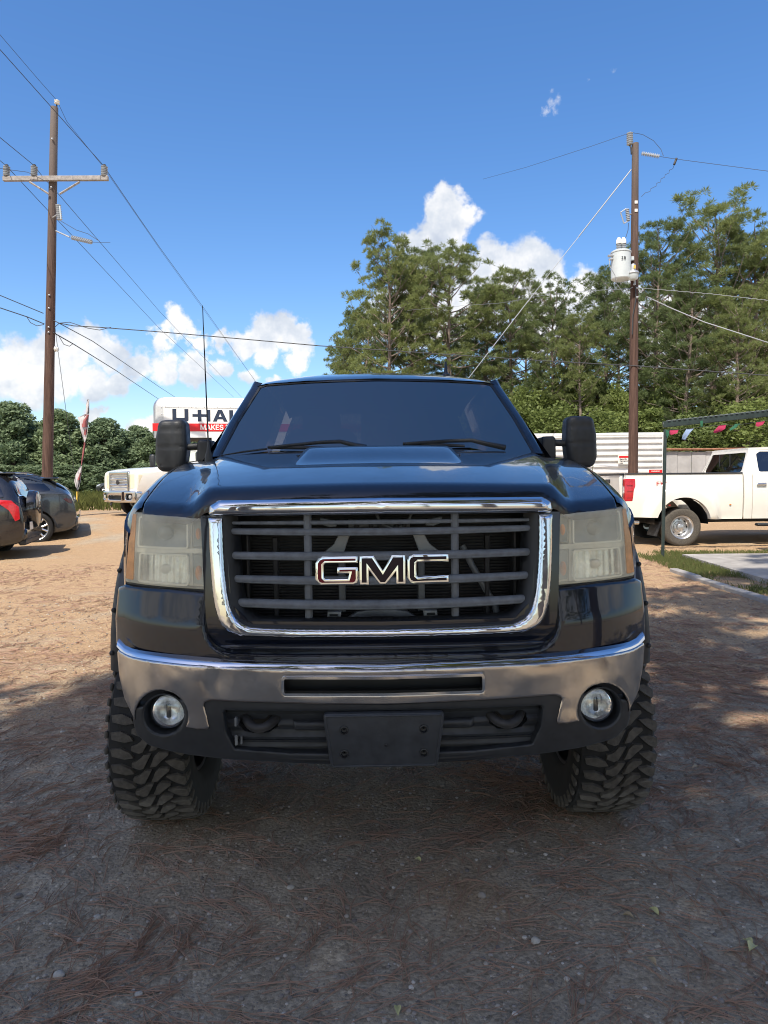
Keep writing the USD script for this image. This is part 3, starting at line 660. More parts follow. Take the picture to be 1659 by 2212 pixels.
# doors, cab side, bed
sideY = Polygon([(1.503, 0.70), (1.503, 1.60), (1.62, 1.66), (3.95, 1.66), (3.95, 0.70)])
for sg in (1, -1):
    fs = lambda a, b, sg=sg: np.c_[sg * (1.005 + 0.015 * np.sin(np.clip((b - 0.7) / 0.95, 0, 1) * math.pi) - 0.02 * smoothstep(1.5, 1.68, b)), a, b]
    for y0, y1 in ((1.505, 2.78), (2.786, 3.94)):
        d = obj('door', patch(sideY.intersection(sbox(y0, 0.6, y1, 2)), fs, 0.08, back=(-sg * 0.03, 0, 0)), M['paint'], truck, 40)
        obj('door_handle', cbox((sg * 1.035, y1 - 0.14, 1.42), (0.03, 0.16, 0.035), 0.01), M['chrome'], d, 40)
    fg_ = lambda a, b, sg=sg: np.c_[sg * (0.985 - 0.40 * (b - 1.66) ** 1.0), a, b]
    for q in ([(1.75, 1.67), (2.20, 2.08), (2.72, 2.17), (2.72, 1.67)], [(2.84, 1.67), (2.84, 2.17), (3.75, 2.14), (3.82, 1.67)]):
        obj('side_window', patch(rounded(Polygon(q), 0.03), fg_, 0.1), M['tint'], truck, True)
    obj('window_frame', patch(Polygon([(1.60, 1.655), (2.16, 2.13), (2.5, 2.20), (3.85, 2.18), (3.97, 1.655)]), lambda a, b, sg=sg: np.c_[sg * (0.975 - 0.40 * (b - 1.66)), a, b], 0.1), M['paint'], truck, True)
    rear_arch = Point(4.70, 0.60).buffer(0.58, quad_segs=16)
    bed = Polygon([(4.0, 0.72), (4.0, 1.62), (5.95, 1.60), (5.95, 0.80)]).difference(rear_arch)
    obj('bed_side', patch(bed, fs, 0.08, back=(-sg * 0.12, 0, 0)), M['paint'], truck, 40)
    obj('rear_lamp', cbox((sg * 0.99, 5.97, 1.38), (0.10, 0.06, 0.34), 0.015), M['red_lens'], truck)
obj('tailgate', cbox((0, 5.93, 1.30), (1.72, 0.06, 0.60), 0.015), M['paint'], truck)
obj('rear_bumper', cbox((0, 6.02, 0.83), (1.98, 0.16, 0.20), 0.04), M['chrome_worn'], truck)
obj('bed_floor', cbox((0, 4.95, 1.05), (1.7, 1.95, 0.04), 0.01), M['steel_dark'], truck)
obj('cab_back', [cbox((0, 3.95, 1.2), (1.95, 0.04, 0.95), 0.01)], M['paint'], truck)
obj('rear_window', patch(Polygon([(-0.9, 1.68), (0.9, 1.68), (0.7, 2.16), (-0.7, 2.16)]), lambda a, b: np.c_[a, 3.95 - 0.15 * (b - 1.66), b], 0.2), M['tint'], truck)
obj('firewall', cbox((0, 1.48, 1.15), (1.9, 0.04, 0.9), 0.01), M['plastic_dark'], truck)
obj('floor_pan', cbox((0, 2.7, 0.74), (1.9, 2.5, 0.06), 0.01), M['steel_dark'], truck)
obj('engine_block', cbox((0, 0.95, 1.15), (0.75, 0.9, 0.55), 0.05), M['steel_dark'], truck)
for sg in (1, -1):
    obj('frame_rail', cbox((sg * 0.43, 3.1, 0.66), (0.08, 5.6, 0.16), 0.01), M['steel_dark'], truck)
    obj('control_arm', tube([(sg * 0.35, 0.95, 0.55), (sg * 0.72, 0.93, 0.42)], [0.05, 0.04], 8), M['steel_dark'], truck, True)
obj('cross_member', cbox((0, 0.75, 0.62), (0.9, 0.20, 0.12), 0.02), M['steel_dark'], truck)
obj('front_axle', [tube([(-0.8, AX_Y, AX_Z), (0.8, AX_Y, AX_Z)], 0.04, 10), ball((0.12, AX_Y, AX_Z + 0.05), 0.13, 2)], M['steel_dark'], truck, True)
obj('rear_axle', [tube([(-0.8, 4.70, AX_Z), (0.8, 4.70, AX_Z)], 0.05, 10), ball((0, 4.70, AX_Z), 0.17, 2)], M['steel_dark'], truck, True)

# mud tyres
def cyl_block(poly, th0, pitch, w, Rr, depth):
    f = lambda a, b: np.c_[(a - 0.5) * w, (Rr - 0.018 * np.abs((a - 0.5) * 2) ** 4) * np.sin(th0 + b * pitch), (Rr - 0.018 * np.abs((a - 0.5) * 2) ** 4) * np.cos(th0 + b * pitch)]
    cpt = f(np.array([0.5]), np.array([0.0]))[0]; inn_ = -cpt / np.linalg.norm(cpt)
    return patch(poly, f, 0.25, back=inn_ * depth, bevel=None, bev_dir=inn_)
B1 = Polygon([(0.09, 0.18), (0.11, -0.24), (0.27, -0.40), (0.375, -0.31), (0.335, -0.02), (0.22, 0.24)])
B2 = Polygon([(0.35, -0.33), (0.44, -0.50), (0.487, -0.43), (0.526, -0.10), (0.585, 0.44), (0.50, 0.42), (0.46, 0.17), (0.41, 0.02), (0.355, -0.07)])
B3 = Polygon([(0.566, -0.47), (0.645, -0.40), (0.71, -0.07), (0.796, 0.27), (0.79, 0.44), (0.684, 0.46), (0.625, 0.2), (0.592, -0.2)])
B4 = Polygon([(0.755, 0.36), (0.81, 0.10), (0.87, -0.14), (0.96, -0.40), (0.985, -0.26), (0.975, 0.22), (0.88, 0.42)])
def make_tread(w, Rr, n):
    ms = []; p = 2 * math.pi / n
    for i in range(n):
        for k, b in enumerate((B1, B2, B3, B4)):
            ms.append(cyl_block(b, (i + (0.0, 0.45, 0.55, 0.1)[k]) * p, p, w, Rr, 0.017))
        for s in (-1, 1):   # side lugs
            t = (i + (0.0 if s < 0 else 0.1)) * p; lug = cbox((0, 0, 0), (0.014, 0.030, 0.05), 0.004)
            X = np.array([1, 0, 0]); R_ = np.array([0, math.sin(t), math.cos(t)]); T_ = np.array([0, math.cos(t), -math.sin(t)])
            ms.append(place(lug, s * (w * 0.5 - 0.006) * X + R_ * (Rr - 0.047), X, T_, R_))
    return cat(ms)
TW = 0.335
tread_mesh = make_tread(TW, TR, 40)
def carcass(w, R, rim): return lathe([(rim, -w * 0.36), (rim + 0.02, -w * 0.45), (R * 0.8, -w * 0.51), (R - 0.05, -w * 0.49), (R - 0.022, -w * 0.44), (R - 0.016, -w * 0.3), (R - 0.015, 0), (R - 0.016, w * 0.3), (R - 0.022, w * 0.44), (R - 0.05, w * 0.49), (R * 0.8, w * 0.51), (rim + 0.02, w * 0.45), (rim, w * 0.36)], 64, 'x')
carc = carcass(TW, TR, 0.235)
def rim_mesh(w, r): return [lathe([(r + 0.004, -w * 0.38), (r - 0.012, -w * 0.37), (r - 0.022, -w * 0.25), (r - 0.03, 0), (r - 0.022, w * 0.25), (r - 0.012, w * 0.37), (r + 0.004, w * 0.38)], 48, 'x'), lathe([(r - 0.03, w * 0.10), (r * 0.6, w * 0.16), (0.07, w * 0.14), (0.06, w * 0.26), (0.0, w * 0.27)], 40, 'x')]
for y in (AX_Y, 4.70):
    for sg in (1, -1):
        wh = part('wheel', truck)
        mv = lambda m_: xf(m_, 0, (sg * 0.975, y, TR))
        obj('tyre', mv(carc), M['rubber'], wh, 50)
        obj('tread', mv(tread_mesh), M['rubber_dust'], wh)
        rm = cat(rim_mesh(TW, 0.235)); rm = rm if sg > 0 else flip(rm)
        obj('rim', mv(rm), M['rim_dark'], wh, 40)
        obj('brake_disc', mv(lathe([(0.16, -0.05 * sg), (0.16, -0.02 * sg), (0.06, -0.02 * sg)], 32, 'x')), M['steel_dark'], wh)

# towing mirrors
def F_mir(x, z): return 1.74 + 0 * np.asarray(x)
for sg in (1, -1):
    mr = part('towing_mirror', truck)
    def mp(pts, r): return rounded(Polygon([(sg * x, z) for x, z in tk(pts, F_mir)]), r)
    head = mp([(414, 905), (423, 901), (466, 902), (474, 908), (480, 940), (482, 990), (476, 1008), (466, 1014), (429, 1014), (416, 1004), (411, 960)], 0.035)
    cx, cz = head.centroid.x, head.centroid.y
    obj('mirror_head', patch(head, lambda a, b: np.c_[a, 1.74 + 0.9 * (a - cx) ** 2 * 2 + 0.35 * (b - cz) ** 2 - 0.012 * smoothstep(0.02, -0.02, (a - cx) * sg + 0.02) + 0.004 * (np.abs(np.sin((b - cz + 0.01) * 31)) < 0.10), b], 0.014, back=BK * 0.075, bevel=(0.030, 5), closed=True), M['plastic'], mr, 50)
    obj('mirror_glass', patch(head.buffer(-0.015), lambda a, b: np.c_[a, np.full(len(a), 1.819), b], 0.1, bev_dir=(0, -1, 0)), M['chrome'], mr)
    ax_, az_ = tk([(380, 958)], F_mir)[0]; bx_, bz_ = tk([(415, 961)], F_mir)[0]
    obj('mirror_arm', tube([(sg * ax_, 1.79, az_), (sg * bx_, 1.79, bz_)], 0.019, 10), M['plastic'], mr, True)
    ax_, az_ = tk([(372, 992)], F_mir)[0]; bx_, bz_ = tk([(415, 995)], F_mir)[0]
    obj('mirror_arm', tube([(sg * ax_, 1.79, az_), (sg * bx_, 1.79, bz_)], 0.008, 10), M['plastic'], mr, True)
    base = mp([(360, 946), (384, 945), (389, 951), (389, 992), (380, 998), (352, 998)], 0.012)
    obj('mirror_base', patch(base, on(F_mir), 0.03, back=BK * 0.12, bevel=(0.02, 4), closed=True), M['plastic'], mr, 50)
    obj('mirror_foot', cbox((sg * 0.955, 1.80, 1.64), (0.12, 0.14, 0.10), 0.03), M['plastic'], mr, 40)

# aerials
def tpt(px, py, yl):
    p = at(px, py, T_ORG[1] + yl); d = p - T_ORG
    c_, s_ = math.cos(-YAW), math.sin(-YAW); return np.array([c_ * d[0] - s_ * d[1], s_ * d[0] + c_ * d[1], d[2]])
a0, a1 = tpt(451, 985, 1.27), tpt(437.5, 660, 1.36)
wa = part('whip_aerial', truck)
obj('aerial_rod', tube([a0, a0 * 0.6 + a1 * 0.4, a1], [0.0045, 0.0035, 0.0022], 6), M['plastic_dark'], wa, True)
obj('aerial_base', lathe([(0.022, -0.04), (0.02, 0.0), (0.01, 0.03), (0.006, 0.07), (0.0, 0.07)], 12, 'z', a0), M['plastic_dark'], wa, True)
b0, b1 = tpt(963, 812, 2.75), tpt(962.5, 782, 2.82)
obj('roof_aerial', [tube([b0 - [0, 0, 0.02], b0 * 0.75 + b1 * 0.25, b1], [0.030, 0.014, 0.007], 10), ball(b0, 0.034, 2, (1, 1.4, 0.6))], M['plastic_dark'], truck, True)

# ------------------------------------------------------------------ the ground, the road, the slab
def gz(x, y):
    """height of the ground: level round the black truck, rising behind it, more so on the road's side"""
    x = np.asarray(x, float); y = np.asarray(y, float)
    return 0.35 * smoothstep(8, 24, y) + 0.32 * smoothstep(15.5, 20, y) * smoothstep(2, -4, x)
def relief(x, y):
    p = np.stack([x, y, 0 * x], -1)
    near = smoothstep(14, 3, np.hypot(x, y - 3))
    h = 0.05 * (meshkit.fbm(p * 0.35, 4, 3) - 0.5) + near * (0.026 * (meshkit.fbm(p * 3.1, 4, 5) - 0.5) + 0.010 * (meshkit.noise(p * 17, 9) - 0.5))
    keep = np.ones_like(x)
    for wx in (-0.95, 0.95):
        for wy in (3.31, 7.06):
            keep = np.minimum(keep, smoothstep(0.15, 0.55, np.hypot(x - wx, y - wy)))
    return h * keep
def axis(lo, hi, a, b, step, grow):
    mid = list(np.arange(a, b, step)); d = step; v = b; up = []
    while v < hi: up.append(v); d *= grow; v += d
    d = step; v = a - step; dn = []
    while v > lo: dn.append(v); d *= grow; v -= d
    return np.array([lo] + dn[::-1] + mid + up + [hi])
gx_, gy_ = axis(-700, 700, -3.2, 3.6, 0.032, 1.07), axis(-300, 1400, 0.6, 7.0, 0.034, 1.06)
GX, GY = np.meshgrid(gx_, gy_)
GZ = gz(GX, GY) + relief(GX, GY)
nx = len(gx_)
I = (np.arange(len(gy_) - 1)[:, None] * nx + np.arange(nx - 1)[None]).ravel()
def ground_mat():
    n = {"g": ("geometry", {}), "big": ("noise_texture", {"scale": 0.55, "detail": 5.0, "roughness": 0.6}), "mid": ("noise_texture", {"scale": 3.2, "detail": 8.0, "roughness": 0.7}),
         "fine": ("noise_texture", {"scale": 60.0, "detail": 5.0, "roughness": 0.7}), "vo": ("voronoi_texture", {"scale": 70.0, "randomness": 1.0}), "vo2": ("voronoi_texture", {"scale": 24.0, "randomness": 1.0}),
         "st": ("mapping", {"scale": (9.0, 42.0, 9.0), "rotation": (0, 0, 0.5)}), "str": ("noise_texture", {"scale": 1.0, "detail": 5.0, "roughness": 0.7, "distortion": 1.2}),
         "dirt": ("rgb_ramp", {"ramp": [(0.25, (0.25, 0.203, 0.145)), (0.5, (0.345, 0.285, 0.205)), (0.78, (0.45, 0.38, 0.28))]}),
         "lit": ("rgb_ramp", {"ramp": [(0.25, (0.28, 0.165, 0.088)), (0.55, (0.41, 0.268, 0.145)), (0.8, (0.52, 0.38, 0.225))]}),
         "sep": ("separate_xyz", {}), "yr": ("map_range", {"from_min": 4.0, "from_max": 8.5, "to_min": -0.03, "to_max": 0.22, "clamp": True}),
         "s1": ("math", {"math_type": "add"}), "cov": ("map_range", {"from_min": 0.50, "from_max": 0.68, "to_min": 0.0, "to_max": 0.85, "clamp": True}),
         "mx": ("mix_color", {}), "peb": ("rgb_ramp", {"ramp": [(0.0, (0.62, 0.58, 0.54)), (0.5, (1.0, 1.0, 1.0)), (0.86, (1.1, 1.1, 1.1)), (1.0, (1.9, 1.9, 1.9))]}),
         "mu": ("mix_color", {"blend_type": "multiply", "fac": 0.8}), "fr": ("map_range", {"from_min": 0.3, "from_max": 0.7, "to_min": 0.72, "to_max": 1.25}), "mu2": ("mix_color", {"blend_type": "multiply", "fac": 1.0}),
         "h1": ("math", {"math_type": "multiply_add", "value2": -0.5}), "bm": ("bump", {"strength": 0.9, "distance": 0.012}), "p": ("principled_bsdf", {"roughness": 0.92, "specular_ior_level": 0.25})}
    n["mu"][1]["use_clamp"] = False; n["mu2"][1]["use_clamp"] = False
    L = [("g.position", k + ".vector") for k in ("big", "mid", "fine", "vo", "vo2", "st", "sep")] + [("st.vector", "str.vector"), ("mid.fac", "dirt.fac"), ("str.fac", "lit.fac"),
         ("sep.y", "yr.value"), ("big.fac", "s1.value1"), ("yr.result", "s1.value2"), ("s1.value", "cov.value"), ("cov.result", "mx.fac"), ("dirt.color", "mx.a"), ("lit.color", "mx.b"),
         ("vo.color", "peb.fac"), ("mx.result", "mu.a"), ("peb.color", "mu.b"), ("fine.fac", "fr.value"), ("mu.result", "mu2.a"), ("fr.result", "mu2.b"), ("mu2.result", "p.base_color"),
         ("vo.distance", "h1.value1"), ("fine.fac", "h1.value3"), ("h1.value", "bm.height"), ("bm.normal", "p.normal")]
    return mat('gravel_and_pine_litter', n, L, "p.BSDF")
M['ground'] = ground_mat()
struct('ground', (np.c_[GX.ravel(), GY.ravel(), GZ.ravel()], np.c_[I, I + 1, I + nx + 1, I + nx]), M['ground'], True, label='brown gravel yard strewn with pine needles')
M['concrete'] = simple('weathered_concrete', (0.30, 0.28, 0.255), 0.9, var=0.3, scale=2.5, bump=0.2, bscale=60)
M['asphalt'] = simple('grey_asphalt', (0.11, 0.108, 0.105), 0.9, var=0.2, scale=0.6, bump=0.1)
M['road_paint'] = simple('road_paint', (0.72, 0.70, 0.66), 0.7, var=0.1)
M['road_yellow'] = simple('road_paint_yellow', (0.62, 0.42, 0.06), 0.7, var=0.1)
M['verge'] = simple('dry_verge', (0.20, 0.17, 0.065), 0.95, var=0.45, scale=0.8, hue=(0.19, 0.21, 0.06))
def sheet(pts, dz, step=1.5, thick=0.12):
    return patch(Polygon(pts), lambda a, b: np.c_[a, b, gz(a, b) + dz], step, back=(0, 0, -thick))
struct('concrete_slab', sheet([(5.45, 6.0), (16, 6.0), (16, 12.95), (5.45, 12.95)], 0.075, 1.0, 0.3), M['concrete'], label='concrete slab under the canopy')
RD = lambda x: 41 + 0.10 * (x + 30)
struct('road', sheet([(-160, RD(-160)), (40, RD(40)), (40, RD(40) + 9), (-160, RD(-160) + 9)], 0.012, 6, 0.2), M['asphalt'], label='grey two lane road behind the flag')
for off, mt in ((0.35, 'road_paint'), (8.5, 'road_paint'), (4.4, 'road_yellow')):
    struct('road_marking', patch(Polygon([(-160, RD(-160) + off), (40, RD(40) + off), (40, RD(40) + off + 0.14), (-160, RD(-160) + off + 0.14)]), lambda a, b: np.c_[a, b, gz(a, b) + 0.017], 6, bev_dir=(0, 0, -1)), M[mt], label='painted line along the road')
struct('verge', sheet([(-160, RD(-160) + 9.2), (40, RD(40) + 9.2), (40, 82), (-160, 82)], 0.02, 8, 0.2), M['verge'], label='dry yellow grass verge beyond the road')

# scattered on the ground
def in_view(n, y0, y1, pw=1.0):
    y = y0 + (y1 - y0) * rng.random(n) ** pw
    x = (rng.random(n) * 2 - 1) * (0.60 * y + 0.25)
    return x, y
def zat(x, y): return gz(x, y) + relief(x, y)
M['needle'] = None
def needle_mat():
    n = {"g": ("geometry", {}), "rp": ("rgb_ramp", {"ramp": [(0.0, (0.26, 0.15, 0.095)), (0.3, (0.44, 0.28, 0.18)), (0.65, (0.62, 0.46, 0.32)), (1.0, (0.85, 0.73, 0.54))]}), "p": ("principled_bsdf", {"roughness": 0.6})}
    return mat('dry_pine_needles', n, [("g.random_per_island", "rp.fac"), ("rp.color", "p.base_color")], "p.BSDF")
M['needle'] = needle_mat()
def needles(n, seed, y0, y1, pw, wid):
    """dry needles in bundles of two or three, heaped where a noise is high"""
    x, y = in_view(n * 4, y0, y1, pw)
    d = meshkit.fbm(np.stack([x * 1.1, y * 1.5, 0 * x], -1), 4, seed)
    k = rng.random(len(x)) < smoothstep(0.40, 0.72, d) * 0.75 + 0.16
    x, y = x[k][:n], y[k][:n]; n = len(x)
    base = rng.random(n) * math.pi * 2
    near = (meshkit.noise(np.stack([x * 1.6, y * 1.6, 0 * x], -1), 21) - 0.5) * 5
    ang = np.where(rng.random(n) < 0.7, near + rng.normal(0, 0.45, n), base)
    V = []; F = []; nv = 0
    Ls = rng.uniform(0.09, 0.19, n); bend = rng.normal(0, 0.5, n)
    for j in range(2):
        a0 = ang + (j - 0.5) * rng.uniform(0.03, 0.22, n)
        b = bend + rng.normal(0, 0.2, n)
        P = [np.stack([x, y], 1)]; a = a0.copy(); S = 4
        for s in range(S):
            a = a + b / S; P.append(P[-1] + np.stack([np.cos(a), np.sin(a)], 1) * (Ls / S)[:, None])
        lift = rng.uniform(0.002, 0.012, n)
        hh = [0.3, 1.0, 1.3, 1.0, 0.4]
        ws = [0.7, 1.0, 1.0, 0.8, 0.3]
        rows = []
        for s in range(S + 1):
            t = P[min(s + 1, S)] - P[max(s - 1, 0)]; t = t / np.linalg.norm(t, axis=1, keepdims=True); nn = np.c_[-t[:, 1], t[:, 0]]
            w = (wid * ws[s] * (0.7 + 0.6 * rng.random(n)))[:, None] if s == 0 else (wid * ws[s]) * np.ones((n, 1))
            z = zat(P[s][:, 0], P[s][:, 1]) + lift * hh[s] + 0.001
            rows += [np.c_[P[s] + nn * w, z], np.c_[P[s], z + wid * 1.2], np.c_[P[s] - nn * w, z]]
        A = np.stack(rows, 1); V.append(A.reshape(-1, 3)); m_ = 3 * (S + 1)
        f = []
        for s in range(S):
            for q in (0, 1): f += [(3 * s + q, 3 * s + q + 1, 3 * s + q + 4), (3 * s + q, 3 * s + q + 4, 3 * s + q + 3)]
        f = np.array(f); F.append((f[None] + (np.arange(n) * m_)[:, None, None]).reshape(-1, 3) + nv); nv += len(V[-1])
    return trimesh.Trimesh(np.vstack(V), np.vstack(F)[:, ::-1], process=False)
struct('pine_needles', cat([needles(8500, 31, 1.45, 6.5, 1.3, 0.0013), needles(6500, 33, 5.0, 13.0, 1.0, 0.0024)]), M['needle'], kind='stuff', label='dry brown pine needles lying over the gravel')
def pebble_mat():
    n = {"o": ("object_info", {}), "rp": ("rgb_ramp", {"ramp": [(0.0, (0.13, 0.11, 0.095)), (0.5, (0.26, 0.22, 0.18)), (0.88, (0.36, 0.315, 0.26)), (1.0, (0.55, 0.50, 0.43))]}), "p": ("principled_bsdf", {"roughness": 0.85})}
    return mat('pebble_stone', n, [("o.random", "rp.fac"), ("rp.color", "p.base_color")], "p.BSDF")
M['pebble'] = pebble_mat()
def rock(seed):
    m_ = trimesh.creation.icosphere(1, 1.0); v = m_.vertices.copy()
    v *= (0.72 + 0.55 * meshkit.noise(v * 1.7 + seed * 7.1, seed))[:, None]; v[:, 2] *= 0.62
    return trimesh.Trimesh(v, m_.faces, process=False)
def instancer(path, protos, mt, pos, scl, ang, kind='stuff', label=None, smooth=False):
    pi = UsdGeom.PointInstancer.Define(stage, path)
    for i, p in enumerate(protos):
        usdkit.mesh(stage, f"{path}/Prototypes/stone_{i}" if i else f"{path}/Prototypes/stone", p, mt, smooth)
        pi.CreatePrototypesRel().AddTarget(f"{path}/Prototypes/stone_{i}" if i else f"{path}/Prototypes/stone")
    pi.CreateProtoIndicesAttr(Vt.IntArray([int(k % len(protos)) for k in range(len(pos))]))
    pi.CreatePositionsAttr(Vt.Vec3fArray.FromNumpy(np.asarray(pos, np.float32)))
    pi.CreateScalesAttr(Vt.Vec3fArray.FromNumpy(np.asarray(scl, np.float32)))
    pi.CreateOrientationsAttr(Vt.QuathArray([Gf.Quath(math.cos(a / 2), 0, 0, math.sin(a / 2)) for a in ang]))
    return tag(pi.GetPrim(), label, kind=kind)
x, y = in_view(22000, 1.4, 9.5, 1.5); n = len(x)
sz = 0.0018 + 0.0070 * rng.random(n) ** 6 + 0.0012 * y * 0.35
sz = np.where(rng.random(n) < 0.006, sz + rng.uniform(0.004, 0.010, n), sz)
instancer('/World/gravel', [rock(k) for k in range(5)], M['pebble'], np.c_[x, y, zat(x, y) + sz * 0.25], np.c_[sz, sz, sz], rng.random(n) * 6.28, label='loose pale gravel scattered over the yard')
M['leaf_dry'] = simple('fallen_leaf_tan', (0.36, 0.27, 0.15), 0.6, var=0.2, scale=60)
M['leaf_pale'] = simple('fallen_leaf_pale_yellow', (0.50, 0.46, 0.20), 0.6, var=0.15, scale=60)
def leaf(l, w, curl):
    t = np.linspace(0, 1, 9); ww = w * np.sin(np.pi * t ** 0.8) * 0.5 + 0.0004
    V = np.vstack([np.c_[-ww, l * t, curl * np.sin(t * 3) + ww * 0.6 + 0.004], np.c_[0 * t, l * t, curl * np.sin(t * 3) + 0.003], np.c_[ww, l * t, curl * np.sin(t * 3) + ww * 0.8 + 0.004]])
    F = []
    for i in range(8):
        for o in (0, 9): F.append((i + o, i + o + 9, i + o + 10, i + o + 1))
    return (V, np.array(F))
def ground_hit(px, py):
    d = ray(px, py); t = -CAM_H / d[2]
    for _ in range(20): p = CP + d * t; t = (float(zat(np.array(p[0]), np.array(p[1]))) - CAM_H) / d[2]
    return CP + d * t
for px, py, l, w, mt, lb in ((1509, 1661, 0.05, 0.020, 'leaf_dry', 'curled tan leaf on the gravel beside the right tyre'), (910, 1867, 0.032, 0.018, 'leaf_pale', 'small yellow leaf lying in the shade below the plate bracket'),
                             (1345, 1982, 0.04, 0.022, 'leaf_dry', 'twisted grey tan leaf among needles in the right foreground'), (1423, 1983, 0.045, 0.022, 'leaf_pale', 'pale folded leaf right of the twisted tan one'),
                             (1607, 2036, 0.038, 0.03, 'leaf_pale', 'left one of two torn pale leaf scraps at the right edge'), (1631, 2048, 0.045, 0.03, 'leaf_pale', 'right one of two torn pale leaf scraps at the right edge'),
                             (1417, 2094, 0.04, 0.02, 'leaf_dry', 'brown leaf on needles near the bottom right corner'), (858, 2180, 0.04, 0.02, 'leaf_pale', 'yellowish leaf tip at the bottom middle among needles')):
    p = ground_hit(px, py); o = obj('fallen_leaf', xf(cat([leaf(l, w, 0.006)]), rnd.uniform(0, 6.28), p + [0, 0, 0.006]), M[mt], None, True); tag(o, lb, 'leaf', 'leaves on the gravel')
for px, py, s_, lb in ((127, 2110, 0.018, 'white stone in the lower left foreground'), (210, 1985, 0.016, 'rounded pale stone on the left foreground gravel'), (760, 1660, 0.012, 'small white stone under the bumper corner'), (628, 1919, 0.014, 'pale stone left of the middle foreground'),
                      (1157, 2035, 0.016, 'pale chip of stone in the right foreground gravel'), (300, 2150, 0.012, 'grey white stone near the bottom left'), (1010, 1710, 0.012, 'pale stone in the shade between the front tyres')):
    p = ground_hit(px, py); o = obj('stone', xf(rock(int(px)), 0.4, p + [0, 0, s_ * 0.3], s_), simple(f'stone_look_{int(px)}', (0.38, 0.345, 0.29), 0.85, var=0.25, scale=60), None, 40); tag(o, lb, 'stone', 'larger stones in the gravel')
# grass
def grass_mat(name, a, b, c):
    n = {"g": ("geometry", {}), "rp": ("rgb_ramp", {"ramp": [(0.0, a), (0.5, b), (1.0, c)]}), "d": ("diffuse_bsdf", {}), "t": ("translucent_bsdf", {}), "mx": ("mix_closure", {"fac": 0.35})}
    return mat(name, n, [("g.random_per_island", "rp.fac"), ("rp.color", "d.color"), ("rp.color", "t.color"), ("d.BSDF", "mx.closure1"), ("t.BSDF", "mx.closure2")], "mx.closure")
M['grass'] = grass_mat('green_grass', (0.13, 0.15, 0.055), (0.26, 0.24, 0.11), (0.46, 0.38, 0.22))
M['grass_dry'] = grass_mat('dry_grass', (0.10, 0.11, 0.035), (0.22, 0.19, 0.08), (0.34, 0.28, 0.15))
def blades(x, y, hmin, hmax, w):
    n = len(x); a = rng.random(n) * 6.28; h = rng.uniform(hmin, hmax, n); z = gz(x, y) + 0.01
    dx, dy = np.cos(a), np.sin(a); b = rng.random(n) * 6.28; lean = h * rng.uniform(0.2, 0.8, n)
    P = np.stack([np.c_[x - dx * w, y - dy * w, z - 0.02], np.c_[x + dx * w, y + dy * w, z - 0.02], np.c_[x + np.cos(b) * lean * 0.4 + dx * w * .7, y + np.sin(b) * lean * 0.4 + dy * w * .7, z + h * 0.6], np.c_[x + np.cos(b) * lean, y + np.sin(b) * lean, z + h]], 1)
    f = np.array([(0, 1, 2), (0, 2, 3)])
    return trimesh.Trimesh(P.reshape(-1, 3), (f[None] + np.arange(n)[:, None, None] * 4).reshape(-1, 3), process=False)
def fill(poly, n, seed, lo=0.42):
    x0, y0, x1, y1 = poly.bounds; x = rng.uniform(x0, x1, n * 3); y = rng.uniform(y0, y1, n * 3)
    k = shapely.contains_xy(poly, x, y) & (meshkit.fbm(np.stack([x * 0.9, y * 0.9, 0 * x], -1), 3, seed) > lo + rng.normal(0, 0.07, n * 3)); return x[k][:n], y[k][:n]
strip_ = Polygon([(4.7, 13.3), (5.2, 13.7), (8.2, 13.5), (5.5, 12.9), (5.45, 5.2), (4.75, 5.2), (4.75, 9.0)])
x, y = fill(strip_, 22000, 5, 0.36); struct('grass_strip', blades(x, y, 0.02, 0.085, 0.003), M['grass'], kind='stuff', label='patchy green grass beside the canopy slab')
x, y = fill(Polygon([(-18, 25), (-8.5, 23.5), (-6, 28), (-5, 39), (-30, 37)]), 9000, 8, 0.40); struct('roadside_grass', blades(x, y, 0.15, 0.5, 0.02), M['grass_dry'], kind='stuff', label='rough green grass between yard and road')
x, y = fill(Polygon([(-60, 49), (-5, 53), (-5, 64), (-60, 60)]), 8000, 9, 0.3); struct('far_roadside_grass', blades(x, y, 0.1, 0.45, 0.05), M['grass_dry'], kind='stuff', label='dry yellow grass beyond the road')
ed = thing('concrete_edging', 'pale concrete edging along the grass on the right', 'edging')
for i in range(7):
    y0 = 5.0 + i * 0.92; obj('edging_block', cbox((4.66 + 0.012 * math.sin(i * 2.1), y0 + 0.45, gz(4.6, y0) + 0.02), (0.13, 0.90, 0.10), 0.012, 0.01 * math.sin(i * 5)), M['concrete'], ed)

